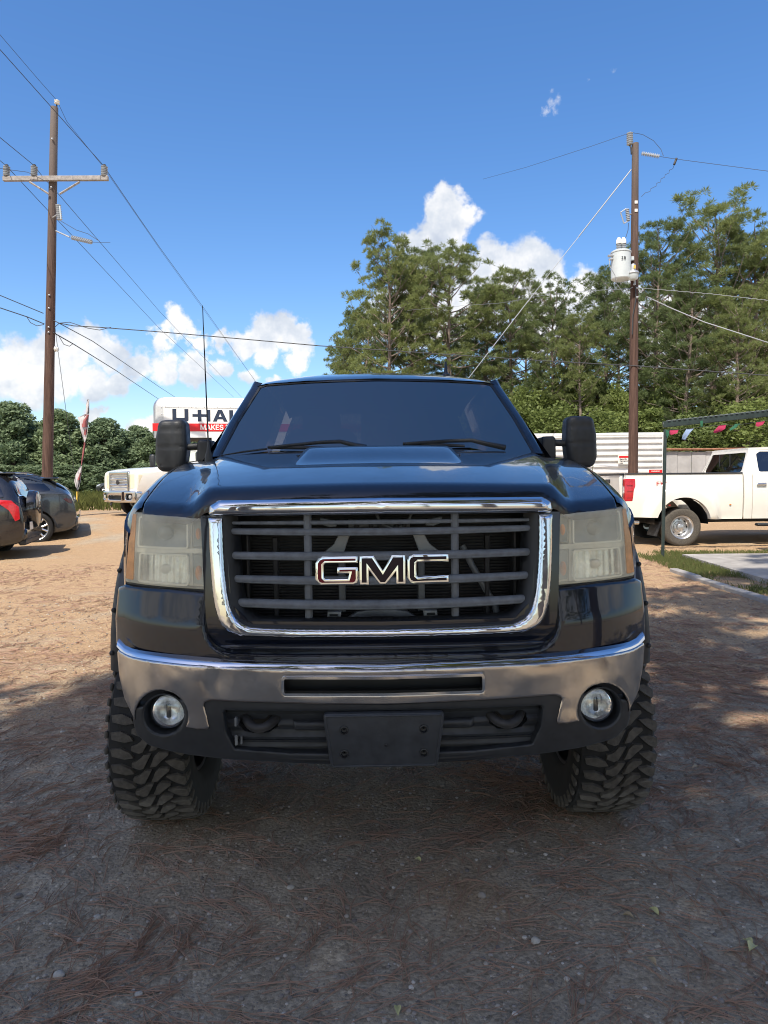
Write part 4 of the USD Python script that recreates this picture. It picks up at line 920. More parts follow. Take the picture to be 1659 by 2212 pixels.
# ------------------------------------------------------------------ other vehicles
def wheel_meshes(R, w, rim, kind):
    """tyre, rim and spokes about the x axis, the outer face at +x"""
    ty = lathe([(rim, -w * 0.42), (rim + 0.02, -w * 0.48), (R * 0.85, -w * 0.52), (R - 0.02, -w * 0.46), (R, -w * 0.34), (R - 0.006, -w * 0.18), (R - 0.006, -w * 0.14), (R, -w * 0.12), (R, w * 0.12), (R - 0.006, w * 0.14), (R - 0.006, w * 0.18), (R, w * 0.34), (R - 0.02, w * 0.46), (R * 0.85, w * 0.52), (rim + 0.02, w * 0.48), (rim, w * 0.42)], 48, 'x')
    if kind == 'five':
        rm = [lathe([(rim + 0.004, -w * 0.4), (rim - 0.02, -w * 0.3), (rim - 0.03, w * 0.2), (rim - 0.012, w * 0.40), (rim + 0.006, w * 0.46), (rim + 0.008, w * 0.40)], 40, 'x'), lathe([(0.07, w * 0.20), (0.065, w * 0.36), (0.03, w * 0.40), (0, w * 0.40)], 24, 'x')]
        for i in range(5):
            for da in (-0.17, 0.17):
                a = i * 2 * math.pi / 5 + da; b = i * 2 * math.pi / 5 + da * 1.9
                rm.append(tube([(w * 0.34, 0.05 * math.cos(a), 0.05 * math.sin(a)), (w * 0.35, rim * 0.55 * math.cos(a * 0.5 + b * 0.5), rim * 0.55 * math.sin(a * 0.5 + b * 0.5)), (w * 0.34, (rim - 0.01) * math.cos(b), (rim - 0.01) * math.sin(b))], [0.026, 0.021, 0.024], 6))
        return ty, cat(rm), lathe([(rim - 0.03, w * 0.0), (0.0, w * 0.02)], 24, 'x')
    # deep dished steel wheel of a twin-wheel truck with hand holes and a hub
    rm = [lathe([(rim + 0.006, w * 0.46), (rim - 0.012, w * 0.42), (rim - 0.035, w * 0.30), (rim - 0.045, -w * 0.15), (rim - 0.065, -w * 0.22), (0.125, -w * 0.20), (0.115, -w * 0.12), (0.075, -w * 0.08), (0.065, w * 0.14), (0.05, w * 0.18), (0.0, w * 0.18)], 48, 'x')]
    for i in range(8):
        a = i * math.pi / 4 + 0.2; rm.append(lathe([(0.0, 0.03), (0.010, 0.026), (0.012, 0.0)], 8, 'x', (-w * 0.14, 0.095 * math.cos(a), 0.095 * math.sin(a))))
    hl = [lathe([(0.0, 0.002), (0.026, 0.0)], 12, 'x', (-w * 0.205, (rim * 0.72) * math.cos(i * math.pi / 4), (rim * 0.72) * math.sin(i * math.pi / 4))) for i in range(8)]
    return ty, cat(rm), cat(hl)
def add_wheel(t, c, R, w, rim, kind, sg, face, rimmat):
    wh = part('wheel', t); ty, rm, bk = wheel_meshes(R, w, rim, kind)
    fx = (lambda m_: xf(m_, 0, c)) if sg > 0 else (lambda m_: xf(flip(m_), 0, c))
    obj('tyre', fx(ty), M['rubber'], wh, 40); obj('rim', fx(rm), M[rimmat], wh, 40); obj('wheel_back', fx(bk), M['plastic_dark'], wh)
def loft(st, n=44):
    """closed body through stations (y, bottom z, belt z, top z, half widths at sill, belt, top)"""
    from scipy.interpolate import PchipInterpolator as PI_
    S = np.array(st, float); t = np.linspace(0, 1, len(S)); ys = np.linspace(0, 1, n)
    Q = np.stack([PI_(t, S[:, k])(ys) for k in range(7)], 1)
    V = []
    for y, zb, zs, zt, wb, ws, wt in Q:
        zt = max(zt, zs + 0.004)
        h = [(0, zb), (wb - 0.10, zb), (wb - 0.03, zb + 0.03), (wb, zb + 0.12), (ws + 0.015, zb + 0.45 * (zs - zb)), (ws + 0.008, zb + 0.75 * (zs - zb)), (ws, zs - 0.03), (ws - 0.02, zs), (ws - 0.035, zs + min(0.02, (zt - zs) * 0.1)), (wt + 0.35 * (ws - wt), zs + 0.6 * (zt - zs)), (wt, zt - 0.10 * min(1, (zt - zs) / 0.2)), (wt - 0.06, zt - 0.03 * min(1, (zt - zs) / 0.2)), (wt * 0.6, zt - 0.004), (0, zt)]
        V.append([(x, y, z) for x, z in h] + [(-x, y, z) for x, z in reversed(h[1:-1])])
    V = np.array(V); k = V.shape[1]; P = V.reshape(-1, 3); F = []
    for i in range(n - 1):
        for j in range(k):
            a, b = i * k + j, i * k + (j + 1) % k; F += [(a, b, b + k), (a, b + k, a + k)]
    c0, c1 = len(P), len(P) + 1; P = np.vstack([P, V[0].mean(0), V[-1].mean(0)])
    for j in range(k): F += [(c0, (j + 1) % k, j), (c1, (n - 1) * k + j, (n - 1) * k + (j + 1) % k)]
    m_ = trimesh.Trimesh(P, np.array(F), process=False)
    if m_.volume < 0: m_ = trimesh.Trimesh(P, np.array(F)[:, ::-1], process=False)
    def hw(y, z):
        """half width of the body at y, z"""
        y = np.asarray(y, float); out = np.zeros_like(y)
        tt = np.interp(y, Q[:, 0], np.arange(n))
        for i, (u, zz_) in enumerate(zip(tt, np.asarray(z, float))):
            a = int(min(n - 2, math.floor(u))); f = u - a
            prof = V[a][:14] * (1 - f) + V[a + 1][:14] * f; out[i] = np.interp(zz_, prof[3:12, 2], prof[3:12, 0])
        return out
    return m_, hw
def cut_arches(m_, ys, z, r, depth=0.42, hwid=0.9):
    import manifold3d as mf
    def to(mm): return mf.Manifold(mf.Mesh(np.asarray(mm.vertices, np.float32), np.asarray(mm.faces, np.uint32)))
    try:
        A = mf.Manifold(mf.Mesh(np.asarray(m_.vertices, np.float32), np.asarray(m_.faces, np.uint32)))
        for y in ys:
            for s in (-1, 1):
                c = mf.Manifold.cylinder(depth, r, r, 40).rotate((0, 90, 0)).translate((s * (hwid + 0.25) - (depth if s > 0 else 0), y, z)); A = A - c
        q = A.to_mesh(); return trimesh.Trimesh(q.vert_properties[:, :3], q.tri_verts, process=False) if len(q.tri_verts) else m_
    except Exception as e:
        return m_
def suv(name, label, cat_, loc, rotz, paint, spare, tall=1.0):
    """a sport utility car, its nose at y = 0 and its tail at y = L"""
    t = thing(name, label, cat_, loc, rotz, None, (1.0, 1.0, tall))
    if spare:
        st = [(0.0, 0.36, 0.62, 0.70, 0.60, 0.66, 0.55), (0.12, 0.26, 0.80, 0.86, 0.78, 0.80, 0.70), (0.6, 0.22, 0.95, 1.00, 0.88, 0.90, 0.80), (1.15, 0.22, 1.03, 1.08, 0.90, 0.91, 0.78), (1.85, 0.22, 1.05, 1.58, 0.90, 0.91, 0.62), (2.3, 0.22, 1.06, 1.68, 0.90, 0.91, 0.62), (3.2, 0.22, 1.08, 1.69, 0.90, 0.91, 0.62), (3.85, 0.24, 1.10, 1.66, 0.90, 0.91, 0.62), (4.22, 0.28, 1.10, 1.50, 0.88, 0.89, 0.62), (4.40, 0.32, 1.08, 1.18, 0.84, 0.86, 0.66), (4.5, 0.40, 0.70, 0.74, 0.80, 0.82, 0.70)]
        win = [[(3.42, 1.12), (3.42, 1.55), (3.80, 1.53), (4.06, 1.40), (4.18, 1.15)], [(2.45, 1.10), (2.45, 1.58), (3.36, 1.57), (3.36, 1.12)], [(1.62, 1.09), (2.0, 1.50), (2.39, 1.57), (2.39, 1.10)]]
    else:
        st = [(0.0, 0.36, 0.60, 0.68, 0.58, 0.64, 0.52), (0.12, 0.24, 0.76, 0.82, 0.78, 0.80, 0.70), (0.6, 0.20, 0.92, 0.97, 0.90, 0.92, 0.80), (1.2, 0.20, 1.00, 1.05, 0.92, 0.93, 0.76), (2.0, 0.20, 1.02, 1.52, 0.92, 0.93, 0.60), (2.6, 0.20, 1.04, 1.60, 0.92, 0.93, 0.60), (3.4, 0.20, 1.08, 1.56, 0.92, 0.93, 0.58), (3.8, 0.22, 1.12, 1.47, 0.92, 0.93, 0.56), (4.25, 0.26, 1.10, 1.24, 0.90, 0.91, 0.60), (4.42, 0.32, 0.98, 1.03, 0.86, 0.87, 0.64), (4.5, 0.42, 0.66, 0.70, 0.80, 0.82, 0.70)]
        win = [[(3.40, 1.11), (3.40, 1.46), (3.78, 1.36), (4.0, 1.17)], [(2.5, 1.07), (2.5, 1.52), (3.32, 1.48), (3.32, 1.11)], [(1.75, 1.05), (2.15, 1.43), (2.42, 1.51), (2.42, 1.07)]]
    body, hw = loft(st); body = cut_arches(body, (0.86, 3.66), 0.36, 0.40)
    obj('body', body, paint, t, 32)
    def side(poly, s, off): return lambda a, b: np.c_[s * (hw(a, b) + off), a, b]
    for s in (1, -1):
        for q in win: obj('side_window', patch(rounded(Polygon(q), 0.03), side(None, s, 0.004), 0.12, back=(-s * 0.01, 0, 0)), M['tint'], t, True)
        for yc in (0.86, 3.66): obj('arch_trim', tube([(s * 0.915, yc - 0.41 * math.cos(a), 0.36 + 0.41 * math.sin(a)) for a in np.linspace(0.1, math.pi - 0.1, 18)], 0.022, 6), M['plastic'], t, True)
        obj('sill_trim', cbox((s * 0.90, 2.2, 0.25), (0.05, 1.9, 0.10), 0.02), M['plastic'], t, 40)
        for y in (1.62, 2.45, 3.38): obj('door_seam', patch(sbox(y - 0.004, 0.36, y + 0.004, 1.04), side(None, s, 0.003), 0.1, back=(-s * 0.01, 0, 0)), M['plastic_dark'], t)
        for y in (2.25, 3.18): obj('door_handle', cbox((s * (0.93), y, 0.94), (0.03, 0.16, 0.025), 0.008), paint, t, 40)
        obj('wing_mirror', cbox((s * 1.02, 1.62, 1.10), (0.18, 0.12, 0.13), 0.04), paint, t, 40)
        lamp = Polygon([(3.98, 1.13), (4.30, 1.10), (4.43, 0.98), (4.44, 0.76), (4.36, 0.72), (4.26, 0.92)]) if spare else Polygon([(4.22, 0.99), (4.32, 1.0), (4.42, 0.96), (4.43, 0.88), (4.36, 0.89)])
        obj('tail_lamp', patch(rounded(lamp, 0.015), side(None, s, 0.008), 0.05, back=(-s * 0.03, 0, 0), bevel=(0.006, 2)), M['red_lens' if spare else 'dark_lens'], t, 40)
        obj('head_lamp', patch(rounded(Polygon([(0.10, 0.66), (0.10, 0.78), (0.5, 0.88), (0.42, 0.76)]), 0.02), side(None, s, 0.006), 0.05, back=(-s * 0.02, 0, 0)), M['lamp_silver'], t, 40)
        for yc in (0.86, 3.66): add_wheel(t, (s * 0.81, yc, 0.355), 0.355, 0.225, 0.245, 'five', s, None, 'alloy')
    for y0, zs_ in ((0.86, 0), (3.66, 0)): obj('wheel_housing', cbox((0, y0, 0.50), (1.3, 0.8, 0.40), 0.05), M['plastic_dark'], t)
    zr = 1.62 if spare else 1.50; yr = 4.15 if spare else 3.95
    obj('roof_spoiler', cbox((0, yr, zr - (0.06 if not spare else 0.02)), (1.16, 0.34, 0.035), 0.014), paint, t, 40)
    tilt = (4.18, 1.52, 4.43, 1.12) if spare else (3.86, 1.45, 4.30, 1.15)
    obj('rear_window', (np.array([(-0.56, tilt[0] + 0.015, tilt[1] - 0.03), (0.56, tilt[0] + 0.015, tilt[1] - 0.03), (0.66, tilt[2] - 0.03, tilt[3] + 0.06), (-0.66, tilt[2] - 0.03, tilt[3] + 0.06)]), np.array([(0, 3, 2), (0, 2, 1)])), M['tint'], t)
    obj('rear_bumper', cbox((0, 4.47, 0.48), (1.62, 0.14, 0.24), 0.05), paint, t, 40)
    obj('bumper_apron', cbox((0, 4.44, 0.33), (1.50, 0.14, 0.12), 0.03), M['plastic'], t, 40)
    obj('number_plate', cbox((0.42 if spare else 0, 4.555, 0.62), (0.30, 0.012, 0.15), 0.004), M['lamp_grey'], t)
    if spare:
        obj('spare_wheel_cover', lathe([(0.0, 0.20), (0.26, 0.195), (0.335, 0.16), (0.36, 0.11), (0.36, 0.0), (0.30, -0.02)], 40, 'y', (0.06, 4.47, 0.92)), paint, t, 30)
        obj('door_hinge', [cbox((-0.60, 4.47, z), (0.10, 0.05, 0.05), 0.015) for z in (0.72, 1.02)], M['plastic'], t)
    obj('roof_rail', [tube([(s * 0.60, 2.0, zr + 0.03), (s * 0.60, 2.2, zr + 0.08), (s * 0.60, 3.5, zr + 0.07), (s * 0.60, 3.75, zr - 0.02)], 0.016, 6) for s in (1, -1)][0], M['plastic'], t, True)
    return t
M['dark_lens'] = simple('smoked_lamp_lens', (0.05, 0.012, 0.014), 0.15, coat=0.5)
M['black_paint'] = simple('black_car_paint', (0.008, 0.008, 0.009), 0.12, coat=1.0, rvar=0.05)
M['charcoal_paint'] = simple('charcoal_car_paint', (0.030, 0.034, 0.038), 0.18, 0.2, coat=1.0, rvar=0.05)
def tail_at(t_px, Y, ang, L):
    """origin and turn for a car whose tail's near corner is seen at t_px, Y, heading left"""
    c = at(t_px, 1040, Y); rz = math.radians(ang)
    # local +y (towards the tail) -> world direction
    dy = np.array([-math.sin(rz), math.cos(rz)]); dx = np.array([math.cos(rz), math.sin(rz)])
    o = np.array([c[0], c[1]]) - dy * L + (-0.0) * dx
    return o, rz
def put_suv(name, label, cat_, px, Y, ang, paint, spare):
    o, rz = tail_at(px, Y, ang, 4.45); dx = np.array([math.cos(rz), math.sin(rz)])
    near = -1 if dx[1] > 0 else 1      # which side faces us
    o = o - near * dx * 0.86
    return suv(name, label, cat_, (o[0], o[1], float(gz(o[0], o[1])) - 0.01), rz, paint, spare, 1.06)
put_suv('suv', 'black SUV with red tail lamp and covered spare wheel on its tail door', 'car', 42, 13.7, -74, M['black_paint'], True)
put_suv('suv', 'charcoal crossover with silver alloy wheel parked behind the black SUV', 'car', 157, 16.7, -69, M['charcoal_paint'], False)
p = at(212, 1050, 63)
suv('suv', 'distant dark car on the road right of the feather flag', 'car', (p[0], 63, float(gz(p[0], 63)) + 0.02), math.radians(-86), M['charcoal_paint'], False)

# white crew cab with twin rear wheels, tail at x = 0 and heading +x
dz = float(gz(6, 14.6))
du = thing('crew_cab_pickup', 'white crew cab pickup with twin rear wheels and red tail lamp behind the canopy post', 'pickup truck', (5.0, 14.7, dz))
DY = 0.0          # the near side is y = 0, the far side y = 2.0
arch_ = lambda cx, r: Point(cx, 0.46).buffer(r, quad_segs=24)
bedp = Polygon([(0.05, 0.62), (0.0, 0.80), (0.0, 1.40), (0.03, 1.50), (2.42, 1.50), (2.42, 0.56), (1.9, 0.56)]).difference(arch_(1.16, 0.56)).difference(sbox(0.60, 0, 1.72, 0.46))
cabp = Polygon([(2.45, 0.56), (2.45, 1.50), (5.9, 1.46), (5.9, 0.56)])
for s, y in ((-1, 0.0), (1, 2.0)):
    bow = lambda b: 0.03 * np.sin(np.clip((b - 0.6) / 0.9, 0, 1) * math.pi)
    flare = lambda a, b: 0.15 * smoothstep(0.84, 0.66, np.hypot((a - 1.16) / 1.0, np.maximum(b - 0.52, 0) / 1.10)) * smoothstep(0.40, 0.62, b)
    f = lambda a, b, s=s, y=y: np.c_[a, y + s * (bow(b) + flare(a, b)) - 0.0, b]
    obj('bed_side', patch(bedp, f, 0.05, back=(0, -s * 0.14, 0)), M['white_paint'], du, 45)
    obj('bed_rail', cbox((1.22, y - s * 0.04, 1.512), (2.40, 0.12, 0.03), 0.01), M['plastic'], du, 40)
    fc = lambda a, b, s=s, y=y: np.c_[a, y + s * bow(b), b]
    for x0, x1, nm in ((2.45, 2.62, 'cab_corner'), (2.63, 3.72, 'door'), (3.73, 4.80, 'door'), (4.81, 5.9, 'front_wing')):
        q = cabp.intersection(sbox(x0, 0, x1, 3)); q = q.difference(arch_(5.42, 0.50)) if nm == 'front_wing' else q
        d = obj(nm, patch(q, fc, 0.08, back=(0, -s * 0.05, 0), bevel=(0.008, 2)), M['white_paint'], du, 45)
        if nm == 'door': obj('door_handle', [cbox((x0 + 0.17, y + s * 0.045, 1.27), (0.20, 0.02, 0.065), 0.01), cbox((x0 + 0.17, y + s * 0.055, 1.28), (0.17, 0.03, 0.025), 0.008)], M['chrome'], d, 40)
    up = lambda a, b, s=s, y=y, o=0.0: np.c_[a, y - s * 0.34 * (b - 1.5) + s * o - s * 0.02, b]
    frame = Polygon([(2.44, 1.495), (2.62, 1.95), (2.72, 2.03), (4.3, 2.03), (4.55, 1.95), (5.15, 1.48)])
    wins = [rounded(Polygon([(2.78, 1.53), (2.78, 1.90), (2.86, 1.95), (3.66, 1.95), (3.66, 1.53)]), 0.04), rounded(Polygon([(3.78, 1.53), (3.78, 1.95), (4.38, 1.93), (4.85, 1.53)]), 0.04)]
    obj('cab_upper', patch(frame.difference(unary_union(wins)), lambda a, b, u=up: u(a, b), 0.06, back=(0, -s * 0.04, 0), bevel=(0.01, 2)), M['white_paint'], du, 45)
    for w_ in wins: obj('side_window', patch(w_.buffer(0.01), lambda a, b, u=up: u(a, b, o=-0.012), 0.2, bev_dir=(0, -s, 0)), M['tint'], du, True)
    obj('towing_mirror', [cbox((4.72, y + s * 0.36, 1.62), (0.12, 0.24, 0.34), 0.04), tube([(4.75, y, 1.54), (4.75, y + s * 0.3, 1.56)], 0.025, 8)], M['plastic'], du, 40)
    obj('running_board', cbox((3.8, y + s * 0.03, 0.44), (2.2, 0.16, 0.06), 0.02), M['plastic'], du, 40)
    lampf = lambda a, b, s=s, y=y: np.c_[a, y + s * (bow(b) + 0.006), b]
    lp = part('tail_lamp', du)
    obj('red_lens', patch(rounded(Polygon([(-0.02, 0.95), (-0.02, 1.41), (0.20, 1.41), (0.20, 1.26), (0.17, 1.18), (0.14, 0.95)]), 0.02), lampf, 0.05, back=(0, -s * 0.10, 0), bevel=(0.01, 3)), M['red_lens'], lp, 40)
    obj('white_lens', cbox((-0.022, y - s * 0.06, 1.18), (0.03, 0.10, 0.14), 0.008), M['lamp_silver'], lp)
    for k in range(3): obj('lamp_bar', cbox((0.08, y + s * 0.042, 1.03 + 0.13 * k), (0.13, 0.006, 0.016), 0.002), M['amber' if 0 else 'red_lens'], lp)
    obj('marker_lamp', cbox((0.86, y + s * 0.135, 0.86), (0.05, 0.02, 0.022), 0.006), M['red_lens'], du)
    obj('marker_lamp', cbox((2.16, y + s * 0.035, 0.86), (0.04, 0.02, 0.022), 0.006), M['amber'], du)
    obj('mud_flap', [(np.array([(0.70, y + s * 0.13, 0.52), (0.70, y - s * 0.42, 0.52), (0.60, y - s * 0.42, 0.22), (0.60, y + s * 0.13, 0.22), (0.71, y + s * 0.13, 0.52), (0.71, y - s * 0.42, 0.52), (0.61, y - s * 0.42, 0.22), (0.61, y + s * 0.13, 0.22)]), np.array([(0, 1, 2), (0, 2, 3), (4, 6, 5), (4, 7, 6)]))], M['plastic'], du)
    obj('arch_liner', [(np.array([(1.16 - 0.56 * math.cos(a), y - s * yy_, 0.46 + 0.56 * math.sin(a)) for a in np.linspace(0, math.pi, 20) for yy_ in (0.0, 0.7)]), np.array([(2 * i, 2 * i + 1, 2 * i + 3, 2 * i + 2) for i in range(19)]))], M['plastic_dark'], du)
    for xc, inner_ in ((1.16, True), (5.42, False)):
        wh = part('wheel', du); ty, rm, bk = wheel_meshes(0.40, 0.235, 0.235, 'dual')
        rot = lambda m_, s=s, xc=xc, y=y, o=0.0: place(m_, (xc, y + s * (-0.06 + o) , 0.40), (0, s, 0), (1, 0, 0), (0, 0, 1))
        obj('tyre', rot(ty), M['rubber_dust'], wh, 40); obj('rim', rot(rm), M['alloy'], wh, 40); obj('hand_holes', rot(bk), M['plastic_dark'], wh)
        if inner_: obj('inner_tyre', place(ty, (xc, y - s * 0.36, 0.40), (0, s, 0), (1, 0, 0), (0, 0, 1)), M['rubber'], wh, 40)
fx4 = words('FX4', 0.075, 0.004)
obj('decal', place(fx4, (0.62, -0.036, 1.27), (1.25, 0, 0), (0, 0, 1), (0, -1, 0)), M['red_lens'], du)
obj('tailgate', [cbox((-0.01, 1.0, 1.17), (0.07, 1.56, 0.66), 0.02)], M['white_paint'], du, 40)
obj('tailgate_cap', cbox((-0.005, 1.0, 1.512), (0.11, 1.60, 0.035), 0.012), M['plastic'], du, 40)
obj('tailgate_handle', cbox((-0.05, 1.0, 1.36), (0.03, 0.30, 0.09), 0.012), M['plastic'], du, 40)
obj('rear_bumper', [cbox((-0.10, 1.0, 0.72), (0.20, 1.94, 0.17), 0.04), cbox((-0.13, 1.0, 0.80), (0.14, 0.7, 0.04), 0.01)], M['chrome_worn'], du, 40)
obj('bumper_step', cbox((0.0, 1.0, 0.60), (0.3, 1.7, 0.12), 0.03), M['plastic'], du, 40)
for yy_ in (0.22, 0.36):
    obj('exhaust_tip', lathe([(0.05, 0.0), (0.055, -0.005), (0.055, 0.25), (0.045, 0.25), (0.045, 0.01)], 20, 'x', (0.10, yy_, 0.50)), M['chrome'], du, 40)
obj('bed_floor', cbox((1.2, 1.0, 0.98), (2.3, 1.8, 0.04), 0.01), M['steel_dark'], du)
obj('cab_back', cbox((2.47, 1.0, 1.05), (0.05, 1.9, 0.95), 0.01), M['white_paint'], du)
rwf = lambda a, b: np.c_[2.455 + (b - 1.5) * 0.36, 1.0 + a, b]
rwo = Polygon([(-0.96, 1.49), (0.96, 1.49), (0.82, 2.03), (-0.82, 2.03)]); rwi = rounded(Polygon([(-0.86, 1.53), (0.86, 1.53), (0.76, 1.94), (-0.76, 1.94)]), 0.05)
obj('rear_frame', patch(rwo.difference(rwi), rwf, 0.1, back=(0.03, 0, 0)), M['white_paint'], du, 40)
obj('rear_window', patch(rwi.buffer(0.01), lambda a, b: rwf(a, b) + [0.012, 0, 0], 0.2, bev_dir=(1, 0, 0)), M['tint'], du, True)
obj('window_slider', [cbox((2.53, 1.0 + s * 0.24, 1.735), (0.02, 0.02, 0.40), 0.004) for s in (-1, 1)], M['plastic_dark'], du)
obj('brake_lamp', cbox((2.67, 1.0, 1.995), (0.03, 0.34, 0.045), 0.01), M['red_lens'], du)
rf = patch(Polygon([(2.63, -0.82), (4.5, -0.82), (4.5, 0.82), (2.63, 0.82)]), lambda a, b: np.c_[a, 1.0 + b, 2.03 + 0.045 * np.sin(np.clip((a - 2.6) / 1.95, 0, 1) * math.pi) ** 0.6 * (1 - (b / 0.9) ** 4)], 0.08, back=(0, 0, -0.05))
obj('roof', rf, M['white_paint'], du, 45)
obj('windscreen', patch(Polygon([(-0.88, 1.47), (0.88, 1.47), (0.80, 2.02), (-0.80, 2.02)]), lambda a, b: np.c_[5.2 - (b - 1.47) * 1.27, 1.0 + a, b], 0.2, bev_dir=(-1, 0, 0)), M['tint'], du, True)
obj('bonnet', cbox((5.75, 1.0, 1.40), (1.2, 1.84, 0.16), 0.06), M['white_paint'], du, 40)
obj('nose', cbox((6.28, 1.0, 0.98), (0.16, 1.96, 0.80), 0.06), M['chrome_worn'], du, 40)
obj('underbody', cbox((3.1, 1.0, 0.55), (5.6, 1.1, 0.16), 0.02), M['steel_dark'], du)
obj('rear_axle', tube([(1.16, 0.1, 0.40), (1.16, 1.9, 0.40)], 0.06, 10), M['steel_dark'], du, True)
obj('cab_trim', [cbox((3.3, 1.0, 1.30), (0.5, 1.5, 0.9), 0.1), cbox((4.5, 1.0, 1.25), (0.4, 1.5, 0.9), 0.1)], M['plastic'], du, 40)

# white pickup with chrome nose parked on the left, seen past the black truck's wing; nose at y = 0
A47 = math.radians(47)
fo = at(290, 1046, 19.6)
fw = np.array([-math.cos(A47), -math.sin(A47)]); lt = np.array([-math.sin(A47), math.cos(A47)])   # its forward and its right-hand (far) side
org = fo[:2] + lt * 1.0
fz = float(gz(org[0], org[1])) - 0.02
fp = thing('white_pickup', 'white pickup with chrome grille and bumper parked beyond the left wing mirror', 'pickup truck', (org[0], org[1], fz), math.atan2(fw[0], -fw[1]))
st = [(0.10, 0.62, 1.20, 1.30, 0.94, 0.96, 0.90), (0.25, 0.58, 1.26, 1.36, 0.97, 0.98, 0.88), (0.8, 0.55, 1.30, 1.42, 0.99, 1.0, 0.86), (1.5, 0.55, 1.33, 1.45, 0.99, 1.0, 0.86), (1.75, 0.52, 1.35, 1.50, 0.99, 1.0, 0.84), (2.35, 0.50, 1.37, 1.93, 0.99, 1.0, 0.74), (2.7, 0.5, 1.38, 1.98, 0.99, 1.0, 0.74), (3.9, 0.5, 1.38, 1.98, 0.99, 1.0, 0.74), (4.25, 0.5, 1.38, 1.90, 0.99, 1.0, 0.74), (4.32, 0.5, 1.36, 1.40, 0.99, 1.0, 0.9), (6.2, 0.55, 1.36, 1.40, 0.99, 1.0, 0.9)]
body, hw = loft(st, 60); body = cut_arches(body, (0.95, 4.95), 0.46, 0.52)
obj('body', body, M['white_paint'], fp, 35)
gr = part('grille', fp)
obj('grille_frame', patch(rrect(-0.60, 0.70, 0.60, 1.30, 0.06).difference(rrect(-0.50, 0.76, 0.50, 1.22, 0.04)), lambda a, b: np.c_[a, 0.02 + 0.08 * a * a + 0 * b, b], 0.06, back=(0, 0.12, 0), bevel=(0.02, 3)), M['chrome'], gr, 40)
for z in (0.84, 0.92, 1.00, 1.08, 1.16): obj('grille_bar', tube([(x, 0.035 + 0.08 * x * x, z) for x in np.linspace(-0.51, 0.51, 9)], 0.026 if z in (0.92, 1.08) else 0.012, 8), M['chrome'], gr, True)
obj('grille_back', cbox((0, 0.12, 0.99), (1.05, 0.03, 0.50), 0.01), M['plastic_dark'], gr)
obj('grille_badge', lathe([(0.0, -0.03), (0.07, -0.025), (0.085, 0.0)], 24, 'y', (0, 0.03, 0.99)), M['steel_dark'], gr, 40)
for s in (1, -1):
    lf = lambda a, b, s=s: np.c_[s * a, 0.06 + 0.28 * np.maximum(0, a - 0.55) ** 1.5, b]
    hl = part('headlight', fp)
    obj('lamp_lens', patch(rrect(0.62, 0.82, 0.985, 1.22, 0.05), lf, 0.05, back=(0, 0.10, 0), bevel=(0.02, 3)), M['haze_lens'], hl, 40)
    obj('lamp_reflector', patch(rrect(0.64, 0.84, 0.965, 1.20, 0.04), lambda a, b, l=lf: l(a, b) + [0, 0.05, 0], 0.05), M['lamp_silver'], hl)
    obj('lamp_amber', patch(rrect(0.90, 0.86, 0.97, 1.18, 0.02), lambda a, b, l=lf: l(a, b) + [0, 0.035, 0], 0.05), M['amber'], hl)
    mr = part('towing_mirror', fp)
    obj('mirror_head', cbox((s * 1.32, 1.85, 1.66), (0.22, 0.14, 0.42), 0.05), M['plastic'], mr, 40)
    obj('mirror_arm', tube([(s * 0.95, 1.85, 1.46), (s * 1.34, 1.85, 1.46), (s * 1.34, 1.85, 1.56)], 0.03, 8), M['plastic'], mr, True)
    for q in ([(2.0, 1.42), (2.40, 1.86), (3.0, 1.90), (3.0, 1.42)], [(3.1, 1.42), (3.1, 1.90), (3.9, 1.88), (4.0, 1.42)]):
        obj('side_window', patch(rounded(Polygon(q), 0.03), lambda a, b, s=s: np.c_[s * (hw(a, b) + 0.006), a, b], 0.1, back=(-s * 0.01, 0, 0)), M['tint'], fp, True)
    obj('arch_lip', tube([(s * 1.0, 0.95 - 0.53 * math.cos(a), 0.46 + 0.53 * math.sin(a)) for a in np.linspace(-0.1, math.pi + 0.1, 22)], 0.03, 8), M['white_paint'], fp, True)
    for yc in (0.95, 4.95): add_wheel(fp, (s * 0.86, yc, 0.40), 0.40, 0.26, 0.225, 'dual', s, None, 'alloy')
fb = part('front_bumper', fp)
bpoly = rrect(-1.0, 0.42, 1.0, 0.74, 0.05).difference(unary_union([rrect(-0.38, 0.50, 0.38, 0.62, 0.03)] + [rrect(s * 0.72 - 0.13, 0.50, s * 0.72 + 0.13, 0.67, 0.05) for s in (-1, 1)]))
obj('bumper_face', patch(bpoly, lambda a, b: np.c_[a, -0.10 + 0.16 * np.abs(a) ** 3 + 0.25 * np.maximum(0, 0.52 - b), b], 0.05, back=(0, 0.14, 0), bevel=(0.025, 3)), M['chrome'], fb, 40)
obj('bumper_back', cbox((0, 0.08, 0.57), (1.8, 0.06, 0.26), 0.01), M['plastic_dark'], fb)
for s in (-1, 1): obj('fog_lamp', lathe([(0.0, -0.02), (0.05, -0.015), (0.055, 0.03)], 20, 'y', (s * 0.74, 0.0, 0.585)), M['lamp_silver'], fb, 40)
obj('tow_loop', tube([(-0.35, -0.02, 0.42), (-0.35, -0.05, 0.34), (-0.28, -0.05, 0.34), (-0.28, -0.02, 0.42)], 0.018, 6), M['steel_dark'], fb, True)
obj('windscreen', patch(Polygon([(-0.86, 1.46), (0.86, 1.46), (0.72, 1.92), (-0.72, 1.92)]), lambda a, b: np.c_[a, 1.70 + (b - 1.46) * 1.35, b + 0.015], 0.2), M['clear'], fp, True)
obj('wheel_housing', [cbox((0, y, 0.62), (1.5, 1.0, 0.4), 0.05) for y in (0.95, 4.95)][0], M['plastic_dark'], fp)

